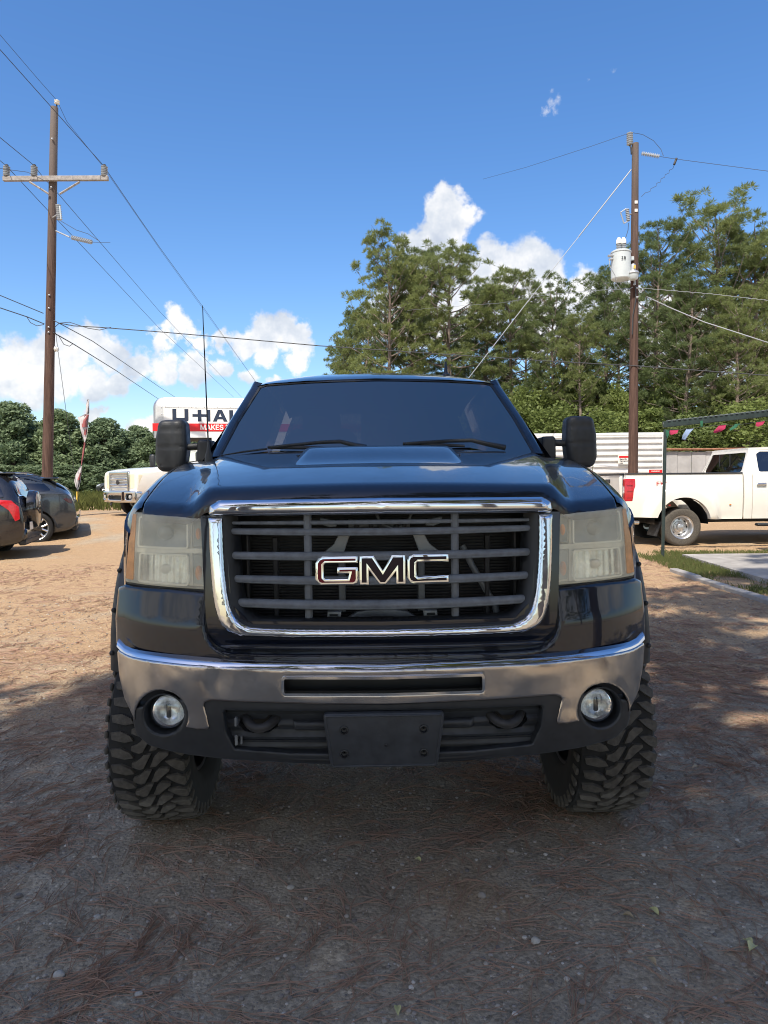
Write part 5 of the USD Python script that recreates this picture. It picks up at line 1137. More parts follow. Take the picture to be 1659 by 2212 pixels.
# moving truck behind it: box with an overhang above the cab, heading left
A15 = math.radians(12)
mp_ = at(330, 945, 23.6); mdir = np.array([math.cos(A15), math.sin(A15)]); mside = np.array([-math.sin(A15), math.cos(A15)])
bx_z0 = mp_[2]; bx_z1 = at(330, 855.5, 23.6)[2]; mgz = float(gz(mp_[0] + 3, 24))
mt_ = thing('moving_truck', 'white moving truck box with navy lettering and a red stripe behind the left mirror', 'moving truck', (mp_[0], mp_[1], 0), math.atan2(mdir[1], mdir[0]))
BL_, BW = 7.0, 2.4
M['box_white'] = simple('white_box_panel', (0.74, 0.73, 0.70), 0.35, var=0.05, scale=1.5, bump=0.02, bscale=6)
M['box_metal'] = simple('grey_corner_cap', (0.55, 0.55, 0.54), 0.35, 0.3, var=0.1)
M['navy'] = simple('navy_lettering', (0.018, 0.028, 0.055), 0.4)
M['stripe_red'] = simple('red_stripe', (0.60, 0.018, 0.022), 0.35)
hh = bx_z1 - bx_z0
rr_ = 0.30
roofp = Polygon([(0, 0), (BL_, 0), (BL_, hh), (rr_, hh)] + [(rr_ - rr_ * math.sin(a), hh - rr_ + rr_ * math.cos(a)) for a in np.linspace(0, math.pi / 2, 8)][1:])
for s, y in ((-1, 0.0), (1, BW)):
    obj('box_side', patch(sbox(0.36, 0.0, BL_, hh - 0.36), lambda a, b, y=y: np.c_[a, np.full(len(a), y), bx_z0 + b], 1.0, back=(0, -s * 0.04, 0)), M['box_white'], mt_)
    obj('lower_box_side', patch(sbox(1.9, bx_z0 - 2.0, BL_, bx_z0 + 0.0), lambda a, b, y=y: np.c_[a, np.full(len(a), y), b], 1.0, back=(0, -s * 0.04, 0)), M['box_white'], mt_)
K = 9; V = []; xs_ = np.linspace(0.36, BL_, 2)
for x in xs_:
    for k in range(K): a = k / (K - 1) * math.pi / 2; V.append((x, 0.30 - 0.304 * math.cos(a), bx_z1 - 0.36 + 0.36 * math.sin(a)))
    for k in range(K): a = (1 - k / (K - 1)) * math.pi / 2; V.append((x, BW - 0.30 + 0.304 * math.cos(a), bx_z1 - 0.36 + 0.36 * math.sin(a)))
obj('box_roof', [(np.array(V), np.array([(k, k + 1, k + 1 + 2 * K, k + 2 * K) for k in range(2 * K - 1)]))], M['box_white'], mt_, True)
obj('roof_seam', [cbox((BL_ / 2 + 0.2, -0.006, bx_z1 - 0.365), (BL_ - 0.4, 0.012, 0.014), 0.003)], M['box_metal'], mt_)
# rounded front cap
capv = []; nu, nv = 10, 12
front_sec = [(0.36 - 0.36 * math.sin(u * math.pi / 2), 0.36 - 0.36 * math.cos(u * math.pi / 2)) for u in np.linspace(0, 1, nu)]
V = []; prof = [(0.0, 0.0)] + [(0.36 * (1 - math.cos(a)), hh - 0.36 + 0.36 * math.sin(a)) for a in np.linspace(0, math.pi / 2, nv - 1)]
plan_ = [(0.36 * (1 - math.sin(u)), 0.36 * (1 - math.cos(u))) for u in np.linspace(0, math.pi / 2, nu)]
plan_ = [(0.36, 0.0)] + [(0.36 - 0.36 * math.sin(u), 0.36 - 0.36 * math.cos(u)) for u in np.linspace(0.15, math.pi / 2, nu)]
full = plan_ + [(x, BW - y) for x, y in reversed(plan_)]
for x, y in full:
    for ins, z in prof:
        cx, cy = 0.40, BW / 2; k_ = ins / 0.36
        V.append((x + (0.40 - x) * min(1, k_) * 0.9, y + (np.clip(y, 0.34, BW - 0.34) - y) * min(1, k_), bx_z0 + z))
obj('front_cap', [(np.array(V), np.array([(i * nv + k, i * nv + k + 1, (i + 1) * nv + k + 1, (i + 1) * nv + k) for i in range(len(full) - 1) for k in range(nv - 1)]))], M['box_metal'], mt_, 60)
for i in range(14): obj('rivet', ball((0.42 + i * 0.42, -0.005, bx_z1 - 0.335), 0.016, 1), M['box_metal'], mt_)
for i in range(5): obj('rivet', ball((0.30, 0.0, bx_z0 + 0.12 + i * 0.22), 0.018, 1), M['box_metal'], mt_)
obj('red_stripe', [cbox((BL_ / 2, -0.008, bx_z0 + 0.34), (BL_, 0.016, 0.26), 0.002)], M['stripe_red'], mt_)
def mwords(txt, h, x, z, wx, mt, name):
    w_ = words(txt, h, 0.006); obj(name, place(w_, (x, -0.018 if mt == 'box_white' else -0.002, z), (wx, 0, 0), (0, 0, 1), (0, -1, 0)), M[mt], mt_)
LH = hh * 0.285; lz = bx_z0 + hh * 0.395
def bars(name, polys): obj(name, patch(unary_union(polys), lambda a, b: np.c_[a, np.full(len(a), -0.006), b], 0.5, back=(0, 0.006, 0)), M['navy'], mt_)
u = LH
ux = 0.64
bars('letter', [rrect(ux, lz, ux + 1.33 * u, lz + u * 1.05, 0.16 * u).difference(sbox(ux + 0.33 * u, lz + 0.30 * u, ux + 1.0 * u, lz + 2 * u)).union(sbox(ux, lz + 0.5 * u, ux + 0.33 * u, lz + u * 1.05)).union(sbox(ux + 1.0 * u, lz + 0.5 * u, ux + 1.33 * u, lz + u * 1.05))])
hx = ux + 1.66 * u
bars('letter', [sbox(hx, lz + 0.40 * u, hx + 1.5 * u, lz + 0.63 * u), sbox(hx + 0.45 * u, lz, hx + 0.75 * u, lz + u), sbox(hx + 1.2 * u, lz, hx + 1.5 * u, lz + u)])
axx = hx + 1.70 * u
bars('letter', [Polygon([(axx, lz), (axx + 0.45 * u, lz + u), (axx + 0.80 * u, lz + u), (axx + 1.25 * u, lz), (axx + 0.92 * u, lz), (axx + 0.84 * u, lz + 0.2 * u), (axx + 0.41 * u, lz + 0.2 * u), (axx + 0.33 * u, lz)]).difference(Polygon([(axx + 0.50 * u, lz + 0.40 * u), (axx + 0.75 * u, lz + 0.40 * u), (axx + 0.625 * u, lz + 0.72 * u)]))])
lx_ = axx + 1.40 * u
bars('letter', [sbox(lx_, lz, lx_ + 0.32 * u, lz + u), sbox(lx_, lz, lx_ + 1.05 * u, lz + 0.28 * u)])
mwords('MAKES MOVING EASIER', 0.165, 1.52, bx_z0 + 0.262, 0.98, 'box_white', 'stripe_words')
obj('box_floor', cbox((BL_ / 2, BW / 2, bx_z0 + 0.02), (BL_ - 0.2, BW - 0.1, 0.05), 0.01), M['steel_dark'], mt_)
st = [(0.55, mgz + 0.5, mgz + 1.05, mgz + 1.15, 0.85, 0.88, 0.75), (0.8, mgz + 0.45, mgz + 1.15, mgz + 1.25, 0.95, 0.97, 0.85), (1.15, mgz + 0.45, mgz + 1.25, mgz + 1.35, 0.98, 1.0, 0.86), (1.35, mgz + 0.45, mgz + 1.3, mgz + 1.6, 0.98, 1.0, 0.8), (1.75, mgz + 0.45, mgz + 1.3, mgz + 2.25, 0.98, 1.0, 0.78), (2.0, mgz + 0.45, mgz + 1.3, mgz + 2.3, 0.98, 1.0, 0.78)]
cb, _ = loft(st, 30)
cb = trimesh.Trimesh(np.c_[cb.vertices[:, 1], BW / 2 - cb.vertices[:, 0], cb.vertices[:, 2]], cb.faces, process=False)
obj('cab', cb, M['box_white'], mt_, 35)
obj('cab_window', cbox((1.88, BW / 2 - 0.93, mgz + 1.75), (0.5, 0.03, 0.6), 0.01), M['tint'], mt_)
obj('chassis', cbox((4, BW / 2, mgz + 0.55), (6, 0.9, 0.25), 0.02), M['steel_dark'], mt_)
obj('bumper', cbox((0.55, BW / 2, mgz + 0.5), (0.2, 2.0, 0.22), 0.04), M['chrome_worn'], mt_, 40)
for s, y in ((-1, 0.25), (1, BW - 0.25)):
    for xc in (1.15, 5.3):
        wh = part('wheel', mt_); ty, rm, bk = wheel_meshes(0.40, 0.24, 0.24, 'dual')
        obj('tyre', place(ty, (xc, y, mgz + 0.40), (0, s, 0), (1, 0, 0), (0, 0, 1)), M['rubber'], wh, 40); obj('rim', place(rm, (xc, y, mgz + 0.40), (0, s, 0), (1, 0, 0), (0, 0, 1)), M['alloy'], wh, 40)

# ------------------------------------------------------------------ poles, wires, flag, sheet wall, canopy
def pole_mat():
    n = {"tc": ("texture_coordinate", {}), "mp": ("mapping", {"scale": (26.0, 26.0, 1.6)}), "no": ("noise_texture", {"scale": 1.0, "detail": 6.0, "roughness": 0.7}), "n2": ("noise_texture", {"scale": 1.3, "detail": 4.0}),
         "rp": ("rgb_ramp", {"ramp": [(0.25, (0.030, 0.017, 0.013)), (0.5, (0.085, 0.048, 0.036)), (0.75, (0.155, 0.095, 0.072))]}), "g": ("separate_xyz", {}), "top": ("map_range", {"from_min": 7.0, "from_max": 11.5, "to_min": 0.0, "to_max": 0.75, "clamp": True}),
         "mx": ("mix_color", {"b": (0.17, 0.15, 0.135)}), "mu": ("mix_color", {"blend_type": "multiply", "fac": 0.6}), "geo": ("geometry", {}), "bm": ("bump", {"strength": 0.7, "distance": 0.02}), "p": ("principled_bsdf", {"roughness": 0.85, "specular_ior_level": 0.3})}
    return mat('weathered_pole_wood', n, [("tc.object", "mp.vector"), ("mp.vector", "no.vector"), ("tc.object", "n2.vector"), ("no.fac", "rp.fac"), ("geo.position", "g.vector"), ("g.z", "top.value"), ("top.result", "mx.fac"), ("rp.color", "mx.a"), ("mx.result", "p.base_color"), ("no.fac", "bm.height"), ("bm.normal", "p.normal")], "p.BSDF")
M['pole'] = pole_mat()
M['arm_wood'] = simple('grey_crossarm_wood', (0.30, 0.275, 0.255), 0.85, var=0.35, scale=10, bump=0.3, bscale=30)
M['insul'] = simple('grey_porcelain', (0.36, 0.38, 0.40), 0.25, var=0.15, scale=20)
M['galv'] = simple('galvanised_steel', (0.42, 0.43, 0.44), 0.45, 0.6, var=0.15, scale=12)
M['wire'] = simple('dark_cable', (0.035, 0.037, 0.04), 0.6)
M['wire_grey'] = simple('grey_cable', (0.30, 0.31, 0.32), 0.5, 0.3)
M['can_grey'] = simple('pale_grey_transformer_paint', (0.52, 0.56, 0.56), 0.4, var=0.08, scale=6)
def disc_stack(a, b, r0, r1, n, seg=12):
    """ribbed insulator from a to b"""
    a, b = np.array(a, float), np.array(b, float); L = np.linalg.norm(b - a); T = (b - a) / L
    prof = [(0.001, 0.0)]
    for i in range(n):
        z = L * (i + 0.15) / n; prof += [(r0, z), (r1, z + L * 0.35 / n), (r1, z + L * 0.5 / n), (r0, z + L * 0.6 / n)]
    prof += [(r0, L), (0.001, L)]
    m_ = lathe(prof, seg, 'z'); u_ = np.cross(T, [0.3, 0.9, 0.2]); u_ /= np.linalg.norm(u_); w_ = np.cross(T, u_)
    return place(m_, a, u_, w_, T)
LY = 20.0
lb_, lt_ = at(101.5, 1075, LY), at(117.5, 232, LY)
lb_ = lt_ + (lb_ - lt_) * ((lt_[2] - float(gz(lb_[0], LY)) + 0.3) / (lt_[2] - lb_[2]))
def on_pole(py): t = (at(110, py, LY)[2] - lb_[2]) / (lt_[2] - lb_[2]); return lb_ + (lt_ - lb_) * t
pl = thing('utility_pole', 'weathered brown utility pole with crossarm and three insulators on the left', 'utility pole')
obj('post', tube([lb_ + (lt_ - lb_) * t for t in np.linspace(0, 1, 12)], np.linspace(0.152, 0.098, 12), 18), M['pole'], pl, True)
ca, cb_ = at(7, 386.5, LY - 0.16), at(234, 385, LY - 0.16)
mid = (ca + cb_) / 2; obj('crossarm', place(cbox((0, 0, 0), (np.linalg.norm(cb_ - ca), 0.10, 0.125), 0.008), mid, (cb_ - ca) / np.linalg.norm(cb_ - ca), (0, 1, 0), (0, 0, 1)), M['arm_wood'], pl)
for px in (14, 73.5, 225):
    p = at(px, 381, LY - 0.16); q = at(px + 0.5, 359, LY - 0.16); i_ = obj('insulator', disc_stack(p, q, 0.05, 0.092, 6), M['insul'], pl, 40)
    obj('insulator_cap', ball(q + [0, 0, 0.02], 0.05, 1, (1, 1, .7)), M['steel_dark'], i_, True)
for a_, b_ in ((64, 417), (173, 393)):
    pass
for x0, x1 in ((64, 105.5), (172, 129)):
    obj('brace', tube([at(x0, 393, LY - 0.2), at(x1, 419, LY - 0.16)], 0.028, 6), M['arm_wood'], pl)
p = at(122.5, 232, LY); q = at(123, 217, LY); obj('pin', tube([at(122, 250, LY - .02), p, q], 0.018, 6), M['steel_dark'], pl, True)
obj('top_insulator', disc_stack(at(123, 226, LY), at(123.2, 216, LY), 0.04, 0.075, 2), M['white_paint'], pl, 40)
obj('cutout_bracket', tube([at(114, 470, LY - .12), at(125, 463, LY - .3)], 0.02, 6), M['galv'], pl, True)
obj('fuse_cutout', disc_stack(at(129, 476, LY - .3), at(125.5, 442, LY - .3), 0.045, 0.075, 8), M['insul'], pl, 40)
obj('fuse_tube', tube([at(132, 474, LY - .42), at(129, 445, LY - .42)], 0.02, 6), M['can_grey'], pl, True)
obj('deadend_link', tube([at(121, 499, LY - .1), at(150, 512, LY - .35)], 0.022, 6), M['galv'], pl, True)
obj('deadend_insulator', disc_stack(at(155, 513, LY - .4), at(198, 523, LY - .8), 0.022, 0.06, 10), M['insul'], pl, 40)
obj('spool', disc_stack(at(117, 754, LY - .12), at(126, 754, LY - .12), 0.05, 0.08, 2), M['white_paint'], pl, 40)
for py in (305, 409, 640, 668, 709, 720): obj('bolt', ball(on_pole(py) + [0.02, -0.135, 0], 0.028, 1), M['galv'], pl, True)
def wire(label, pts, r=0.009, mt='wire', sag=0.0, name='power_cable', cat_='cable'):
    P = [at(*p) for p in pts]; Q = []
    for a, b in zip(P[:-1], P[1:]):
        for t in np.linspace(0, 1, 9)[:-1]: Q.append(a + (b - a) * t - np.array([0, 0, sag * 4 * t * (1 - t)]))
    Q.append(P[-1]); o = obj(name, tube(Q, r, 5), M[mt], None, True); return tag(o, label, cat_, None)
wire('black conductor over the right insulator of the left crossarm', [(-120, -40, 15), (0, 107, 16.6), (112.5, 233, 18.4), (223, 357, 19.84), (300, 470, 24), (346, 536, 28), (440, 665, 38), (560, 835, 66)])
wire('thin static wire over the very top of the left pole', [(-110, -55, 15.4), (0, 75, 17.2), (84, 173, 19), (123, 217, 20), (144, 262, 20.6), (221, 358, 24), (350, 545, 30), (440, 669, 38), (556, 830, 66)], 0.006)
wire('conductor over the middle insulator of the left crossarm', [(-80, 225, 15.5), (0, 297, 17.4), (73, 357, 19.84), (91, 380, 20.6), (134, 428, 22), (345, 673, 38), (522, 858, 62)])
wire('conductor over the outer left insulator', [(-70, 305, 16), (0, 347, 18.5), (13.5, 358, 19.84), (104, 455, 22), (124, 475, 22.6), (345, 710, 38), (505, 858, 60)])
wire('short jumper cable running from the left under the crossarm', [(-60, 352, 19), (0, 364, 19.4), (60, 372, 19.7), (104, 394, 19.8)], 0.007)
wire('jumper drooping from the fuse to the strain insulator', [(131, 477, 19.6), (165, 497, 19.4), (190, 505, 19.2), (215, 521, 19.1)], 0.007)
wire('thin line leaving the strain insulator of the left pole', [(198, 523, 19.2), (238, 524, 18.8)], 0.006)
wire('upper telephone cable coming from the left picture edge', [(-80, 612, 19), (0, 638, 19.4), (94, 677, 19.86)], 0.012)
wire('lower telephone cable coming from the left picture edge', [(-80, 640, 19), (0, 665, 19.4), (60, 685, 19.7), (96, 700, 19.86)], 0.014)
wire('loop of slack cable hanging at the left side of the left pole', [(57, 683, 19.7), (66, 697, 19.7), (80, 704, 19.7), (95, 701, 19.8)], 0.010)
wire('long telephone cable spanning between both poles', [(116, 692, 19.86), (128, 698, 19.8), (160, 704, 19.8), (215, 707, 19.8), (346, 717, 19.7), (520, 732, 19.5), (690, 747, 19.3), (1000, 768, 19.1), (1200, 781, 19), (1366, 790, 18.9), (1659, 811, 18), (1800, 822, 17.5)], 0.013)
wire('slack loop of cable right of the left pole', [(117, 708, 19.86), (128, 698, 19.7), (150, 696, 19.7), (190, 709, 19.7), (215, 713, 19.7), (240, 707, 19.7)], 0.010)
wire('cable falling from the left pole towards the moving truck roof', [(116, 692, 19.9), (200, 737, 24), (346, 837, 45), (400, 872, 60)], 0.013)
wire('thick lower cable falling from the left pole to the moving truck', [(116, 719, 19.9), (160, 744, 22), (250, 800, 32), (335, 857, 55), (380, 886, 65)], 0.016)
wire('small slack loop below the thick cable', [(128, 727, 20), (138, 744, 20.2), (150, 748, 20.4), (158, 742, 20.6)], 0.009)
wire('thin guy wire at the foot of the left pole', [(118, 700, 20), (125, 755, 20.2), (143, 890, 21), (158, 1000, 21.6), (170, 1085, 22)], 0.007)
# right pole
RY = 19.0
rb_, rt_ = at(1367, 1060, RY), at(1372.5, 310, RY); rb_ = rt_ + (rb_ - rt_) * ((rt_[2] - float(gz(rb_[0], RY)) + 0.3) / (rt_[2] - rb_[2]))
pr = thing('utility_pole', 'brown utility pole with grey transformer and yard lamp on the right', 'utility pole')
obj('post', tube([rb_ + (rt_ - rb_) * t for t in np.linspace(0, 1, 12)], np.linspace(0.135, 0.085, 12), 18), M['pole'], pr, True)
def c7(x, y): return (1400 + x / 2.9096) / 1.1573, (300 + y / 2.9096) / 1.1573
def a7(x, y, off=0.0): return at(*c7(x, y), RY + off)
obj('top_insulator', disc_stack(a7(508, 185), a7(507, 92), 0.05, 0.085, 6), M['insul'], pr, 40)
obj('pin', tube([a7(520, 250, -.08), a7(516, 200, -.08), a7(508, 182)], 0.022, 6), M['steel_dark'], pr, True)
obj('deadend_insulator', disc_stack(a7(592, 243, -.1), a7(722, 265, -.1), 0.022, 0.055, 10), M['insul'], pr, 40)
obj('line_tap', [tube([a7(848, 278, -.1), a7(830, 325, -.1)], 0.03, 6)], M['steel_dark'], pr)
for y in (597, 657):
    obj('number_tag', [cbox(a7(554, y, -0.10), (0.075, 0.012, 0.075), 0.002)], M['white_paint'], pr)
obj('cutout_body', disc_stack(a7(488, 645, -.15), a7(497, 735, -.15), 0.035, 0.055, 7), M['insul'], pr, 40)
obj('cutout_tube', [tube([a7(440, 672, -.2), a7(465, 752, -.2)], 0.016, 6), tube([a7(440, 672, -.2), a7(480, 645, -.15)], 0.016, 6), tube([a7(465, 752, -.2), a7(497, 735, -.15)], 0.016, 6)], M['galv'], pr)
obj('cutout_arm', tube([a7(520, 685), a7(495, 690, -.15)], 0.02, 6), M['galv'], pr, True)
tfm = thing('transformer', 'pale grey transformer can with two bushings hung on the right pole', 'transformer')
tc_, tt_ = a7(442, 1165, -.12), a7(442, 962, -.12); th_ = tt_[2] - tc_[2]
tb = (tc_[0], tc_[1], tc_[2])
obj('can', lathe([(0.0, 0.0), (0.20, 0.0), (0.245, 0.03), (0.250, 0.05), (0.250, th_ - 0.03), (0.262, th_ - 0.025), (0.262, th_), (0.22, th_ + 0.03), (0.0, th_ + 0.06)], 36, 'z', tb), M['can_grey'], tfm, 40)
for x in (428, 461):
    q = a7(x, 958, -.12); b_ = obj('bushing', disc_stack(q + [0, 0, -0.02], q + [0, 0, 0.24], 0.045, 0.075, 5), M['insul'], tfm, 40)
    obj('bushing_guard', lathe([(0.075, 0.0), (0.07, 0.10), (0.03, 0.17), (0, 0.18)], 14, 'z', q + [0, 0, 0.20]), M['white_paint'], b_, True)
obj('side_terminal', [tube([a7(385, 985, -.2), a7(352, 990, -.25)], 0.035, 8), tube([a7(385, 1010, -.2), a7(358, 1015, -.25)], 0.03, 8)], M['galv'], tfm)
obj('hanger', cbox(a7(515, 1010, -.08), (0.14, 0.12, 0.10), 0.01), M['can_grey'], tfm)
obj('can_digit', place(words('15', 0.075, 0.004), a7(444, 1012, -.382), (1, 0, 0), (0, 0, 1), (0, -1, 0)), M['plastic_dark'], tfm)
lmp = thing('yard_lamp', 'white yard lamp with bowl lens fixed below the transformer', 'lamp')
ll = a7(531, 1165, -.25)
obj('lamp_bowl', lathe([(0.0, 0.0), (0.08, 0.004), (0.12, 0.03), (0.135, 0.12), (0.14, 0.16)], 28, 'z', ll), M['can_grey'], lmp, True)
obj('lamp_hood', lathe([(0.15, 0.155), (0.155, 0.17), (0.13, 0.22), (0.075, 0.25), (0.07, 0.26), (0.07, 0.38), (0.05, 0.41), (0.0, 0.41)], 28, 'z', ll), M['galv'], lmp, 40)
obj('yellow_tag', cbox(a7(543, 1068, -.33), (0.05, 0.012, 0.09), 0.002), M['road_yellow'], lmp)
obj('lamp_arm', tube([a7(545, 1200, -.1), a7(535, 1060, -.16)], 0.025, 8), M['galv'], lmp, True)
obj('cable_clamp', [ball(a7(x, y, -.14), 0.03, 1) for x, y in ((540, 1195), (560, 1222), (600, 1240), (560, 1290))], M['galv'], pr)
def w7(label, pts, r=0.008, mt='wire', name='power_cable'):
    P = [a7(*p) for p in pts]; o = obj(name, tube(P, r, 5), M[mt], None, True); tag(o, label, 'cable'); return o
w7('line wire arriving from the left at the top of the right pole', [(-560, 430, 9.0), (-250, 345, 4.0), (0, 265, 1.0), (230, 190, .4), (490, 100, 0)], 0.005)
w7('curved jumper from the top insulator of the right pole', [(525, 92), (600, 105), (680, 150), (735, 215), (752, 262, -.1)], 0.006)
w7('line wire leaving the right pole to the right edge', [(722, 265, -.1), (850, 285, -.2), (1513, 372, -1), (1900, 425, -1.5)], 0.006)
w7('wavy dead lead hanging from the line tap', [(830, 330, -.1), (820, 355), (795, 365), (793, 385), (765, 398), (762, 415), (735, 428), (732, 450), (703, 460), (700, 480), (660, 500), (655, 520), (620, 530), (592, 558)], 0.006)
w7('lead from the fuse to the transformer bushing', [(497, 750, -.15), (495, 800, -.15), (480, 850, -.12), (440, 868, -.12), (430, 885, -.12)], 0.008)
w7('pale guy strain rod at the top of the right pole', [(517, 362), (135, 850, -.35)], 0.016, 'wire_grey')
o = w7('guy wire slanting down from the right pole behind the black truck roof', [(135, 850, -.35), (0, 1020, -.5), (-250, 1340, -.9), (-740, 1975, -1.5), (-1000, 2316, -1.9), (-1350, 2770, -2.4)], 0.009, 'wire_grey')
w7('bundled drop cable from the right pole to the right edge', [(630, 1285, -.1), (800, 1365, -.3), (1050, 1470, -.8), (1300, 1550, -1.3), (1490, 1612, -1.6), (1800, 1700, -2)], 0.012, 'wire_grey')
w7('thin grey wire crossing the wood left of the right pole', [(545, 1225, -.05), (280, 1238, 2), (-90, 1270, 5), (-420, 1330, 8), (-900, 1365, 12), (-1110, 1385, 14)], 0.006, 'wire_grey')
w7('thin grey wire crossing the wood right of the right pole', [(575, 1222, -.05), (800, 1240, -.3), (1100, 1265, -.8), (1513, 1312, -1.5), (1900, 1352, -2)], 0.006, 'wire_grey')
w7('white lead looping from the side of the transformer', [(358, 1015, -.25), (360, 1060, -.3), (400, 1130, -.38), (410, 1190, -.3), (460, 1255, -.15), (530, 1215, -.1)], 0.010, 'wire_grey')
w7('dark lead running down the right pole', [(548, 1205, -.14), (552, 1300, -.13), (530, 1420, -.13), (525, 1560, -.13)], 0.016)
# feather flag
M['flag_white'] = grass_mat('flag_cloth_white', (0.66, 0.62, 0.61), (0.66, 0.62, 0.61), (0.66, 0.62, 0.61))
M['flag_red'] = grass_mat('flag_cloth_red', (0.42, 0.15, 0.15), (0.42, 0.15, 0.15), (0.42, 0.15, 0.15))
def c4(x, y): return (x / 3.456) / 1.1573, (960 + y / 3.456) / 1.1573
FY = 25.5
def a4(x, y, off=0): return at(*c4(x, y), FY + off)
ff = thing('feather_flag', 'tattered white and red feather flag on a thin leaning pole', 'flag')
obj('flag_pole', tube([a4(655, 1085), a4(672, 920), a4(735, 540), a4(766, 240), a4(768, 130)], [0.02, 0.018, 0.014, 0.010, 0.006], 6), M['plastic'], ff, True)
def cloth(L, Rr, name, mt, off=0.0):
    V = []; n = len(L)
    for i, (a, b) in enumerate(zip(L, Rr)):
        for k in range(6):
            t = k / 5; x, y = a[0] + (b[0] - a[0]) * t, a[1] + (b[1] - a[1]) * t
            V.append(a4(x, y, off + 0.05 * math.sin(i * 1.3 + k * 1.1)))
    obj(name, [(np.array(V), np.array([(i * 6 + k, i * 6 + k + 1, i * 6 + k + 7, i * 6 + k + 6) for i in range(n - 1) for k in range(5)]))], M[mt], ff, True)
cloth([(755, 130), (742, 180), (745, 235), (738, 262)], [(770, 140), (772, 190), (772, 235), (770, 262)], 'flag_cloth', 'flag_white')
cloth([(738, 258), (668, 290), (690, 330), (692, 380), (710, 440), (728, 500)], [(770, 258), (768, 290), (764, 330), (760, 380), (752, 440), (735, 505)], 'flag_cloth', 'flag_white', 0.01)
cloth([(735, 262), (700, 330), (705, 372)], [(768, 268), (748, 320), (750, 372)], 'flag_letter', 'flag_red', -0.03)
cloth([(728, 395), (724, 440)], [(748, 390), (744, 440)], 'flag_letter', 'flag_red', -0.03)
cloth([(724, 500), (712, 590), (700, 700)], [(738, 510), (728, 600), (712, 705)], 'flag_cloth', 'flag_red', 0.0)
cloth([(697, 705), (655, 780), (642, 840), (655, 890), (668, 915)], [(708, 712), (702, 780), (694, 840), (688, 880), (674, 915)], 'flag_cloth', 'flag_white', 0.0)
cloth([(680, 760), (660, 830)], [(696, 770), (688, 830)], 'flag_letter', 'flag_red', -0.03)
obj('pole_sleeve', tube([a4(662, 1075, -.05), a4(668, 930, -.05)], 0.035, 8), M['road_yellow'], ff, True)
# white ribbed sheet wall with a sign
TY = 20.6
tx0, tx1 = at(1085, 960, TY)[0], at(1433, 960, TY)[0]; tz0, tz1 = float(gz(6, TY)) - 0.05, at(1300, 940, TY)[2]
sw = thing('sheet_metal_wall', 'white ribbed sheet metal wall of a container behind the white crew cab', 'container', (0, TY, 0))
M['sheet'] = simple('white_ribbed_sheet', (0.66, 0.66, 0.645), 0.4, 0.0, var=0.12, scale=2.0, coat=0.2)
nr = 15; rh = (tz1 - tz0) / nr
segs = [(tx0, tx0 + 1.35), (tx0 + 1.37, tx0 + 2.6), (tx0 + 2.62, tx1)]
for s0, s1 in segs:
    V = []; zz2 = []
    for i in range(nr):
        z = tz0 + i * rh
        zz2 += [(0.0, z), (0.0, z + rh * 0.50), (-0.045, z + rh * 0.62), (-0.045, z + rh * 0.86), (0.0, z + rh * 0.98)]
    xs_ = np.linspace(s0, s1, 5)
    for x in xs_:
        for d, z in zz2: V.append((x, d + 0.004 * math.sin(x * 4), z))
    k = len(zz2); obj('sheet_panel', [(np.array(V), np.array([(i * k + j, (i + 1) * k + j, (i + 1) * k + j + 1, i * k + j + 1) for i in range(4) for j in range(k - 1)]))], M['sheet'], sw)
obj('top_rail', cbox(((tx0 + tx1) / 2, 0.0, tz1 + 0.02), (tx1 - tx0, 0.10, 0.08), 0.01), M['sheet'], sw)
for x in (tx0, tx1): obj('corner_post', cbox((x, 0.0, (tz0 + tz1) / 2), (0.09, 0.12, tz1 - tz0), 0.01), M['sheet'], sw)
obj('end_wall', cbox((tx1 - 0.02, 1.2, (tz0 + tz1) / 2), (0.06, 2.3, tz1 - tz0), 0.01), M['sheet'], sw)
obj('container_roof', cbox(((tx0 + tx1) / 2, 1.2, tz1 - 0.02), (tx1 - tx0, 2.3, 0.06), 0.01), M['sheet'], sw)
def c5(x, y): return (1300 + x / 2.6758) / 1.1573, (1000 + y / 2.6758) / 1.1573
sp = at(*c5(698, 400), TY - 0.09)
sg_ = thing('warning_sign', 'small white sign with red heading fixed to the ribbed wall left of the pole', 'sign', sp)
obj('sign_board', cbox((0, 0, 0), (0.36, 0.012, 0.27), 0.003), M['white_paint'], sg_)
obj('sign_heading', cbox((0.0, -0.009, 0.085), (0.31, 0.006, 0.055), 0.001), M['stripe_red'], sg_)
for k in range(3): obj('sign_line', [place(words(['Security', 'Camera in', 'use'][k], 0.040, 0.003), (-0.14, -0.007, 0.0 - k * 0.055), (1, 0, 0), (0, 0, 1), (0, -1, 0))], M['navy'], sg_)
sp = at(*c5(907, 477), TY - 1.2)
s2 = thing('warning_sign', 'small red sign just above the bed rail of the white crew cab', 'sign', sp)
obj('sign_board', cbox((0, 0, 0), (0.36, 0.015, 0.09), 0.003), M['stripe_red'], s2)
obj('sign_words', place(words('WARNING', 0.034, 0.003), (-0.125, -0.010, -0.017), (1, 0, 0), (0, 0, 1), (0, -1, 0)), M['white_paint'], s2)
obj('sign_stake', cbox((0, 0.02, -0.7), (0.04, 0.02, 1.3), 0.004), M['arm_wood'], s2)
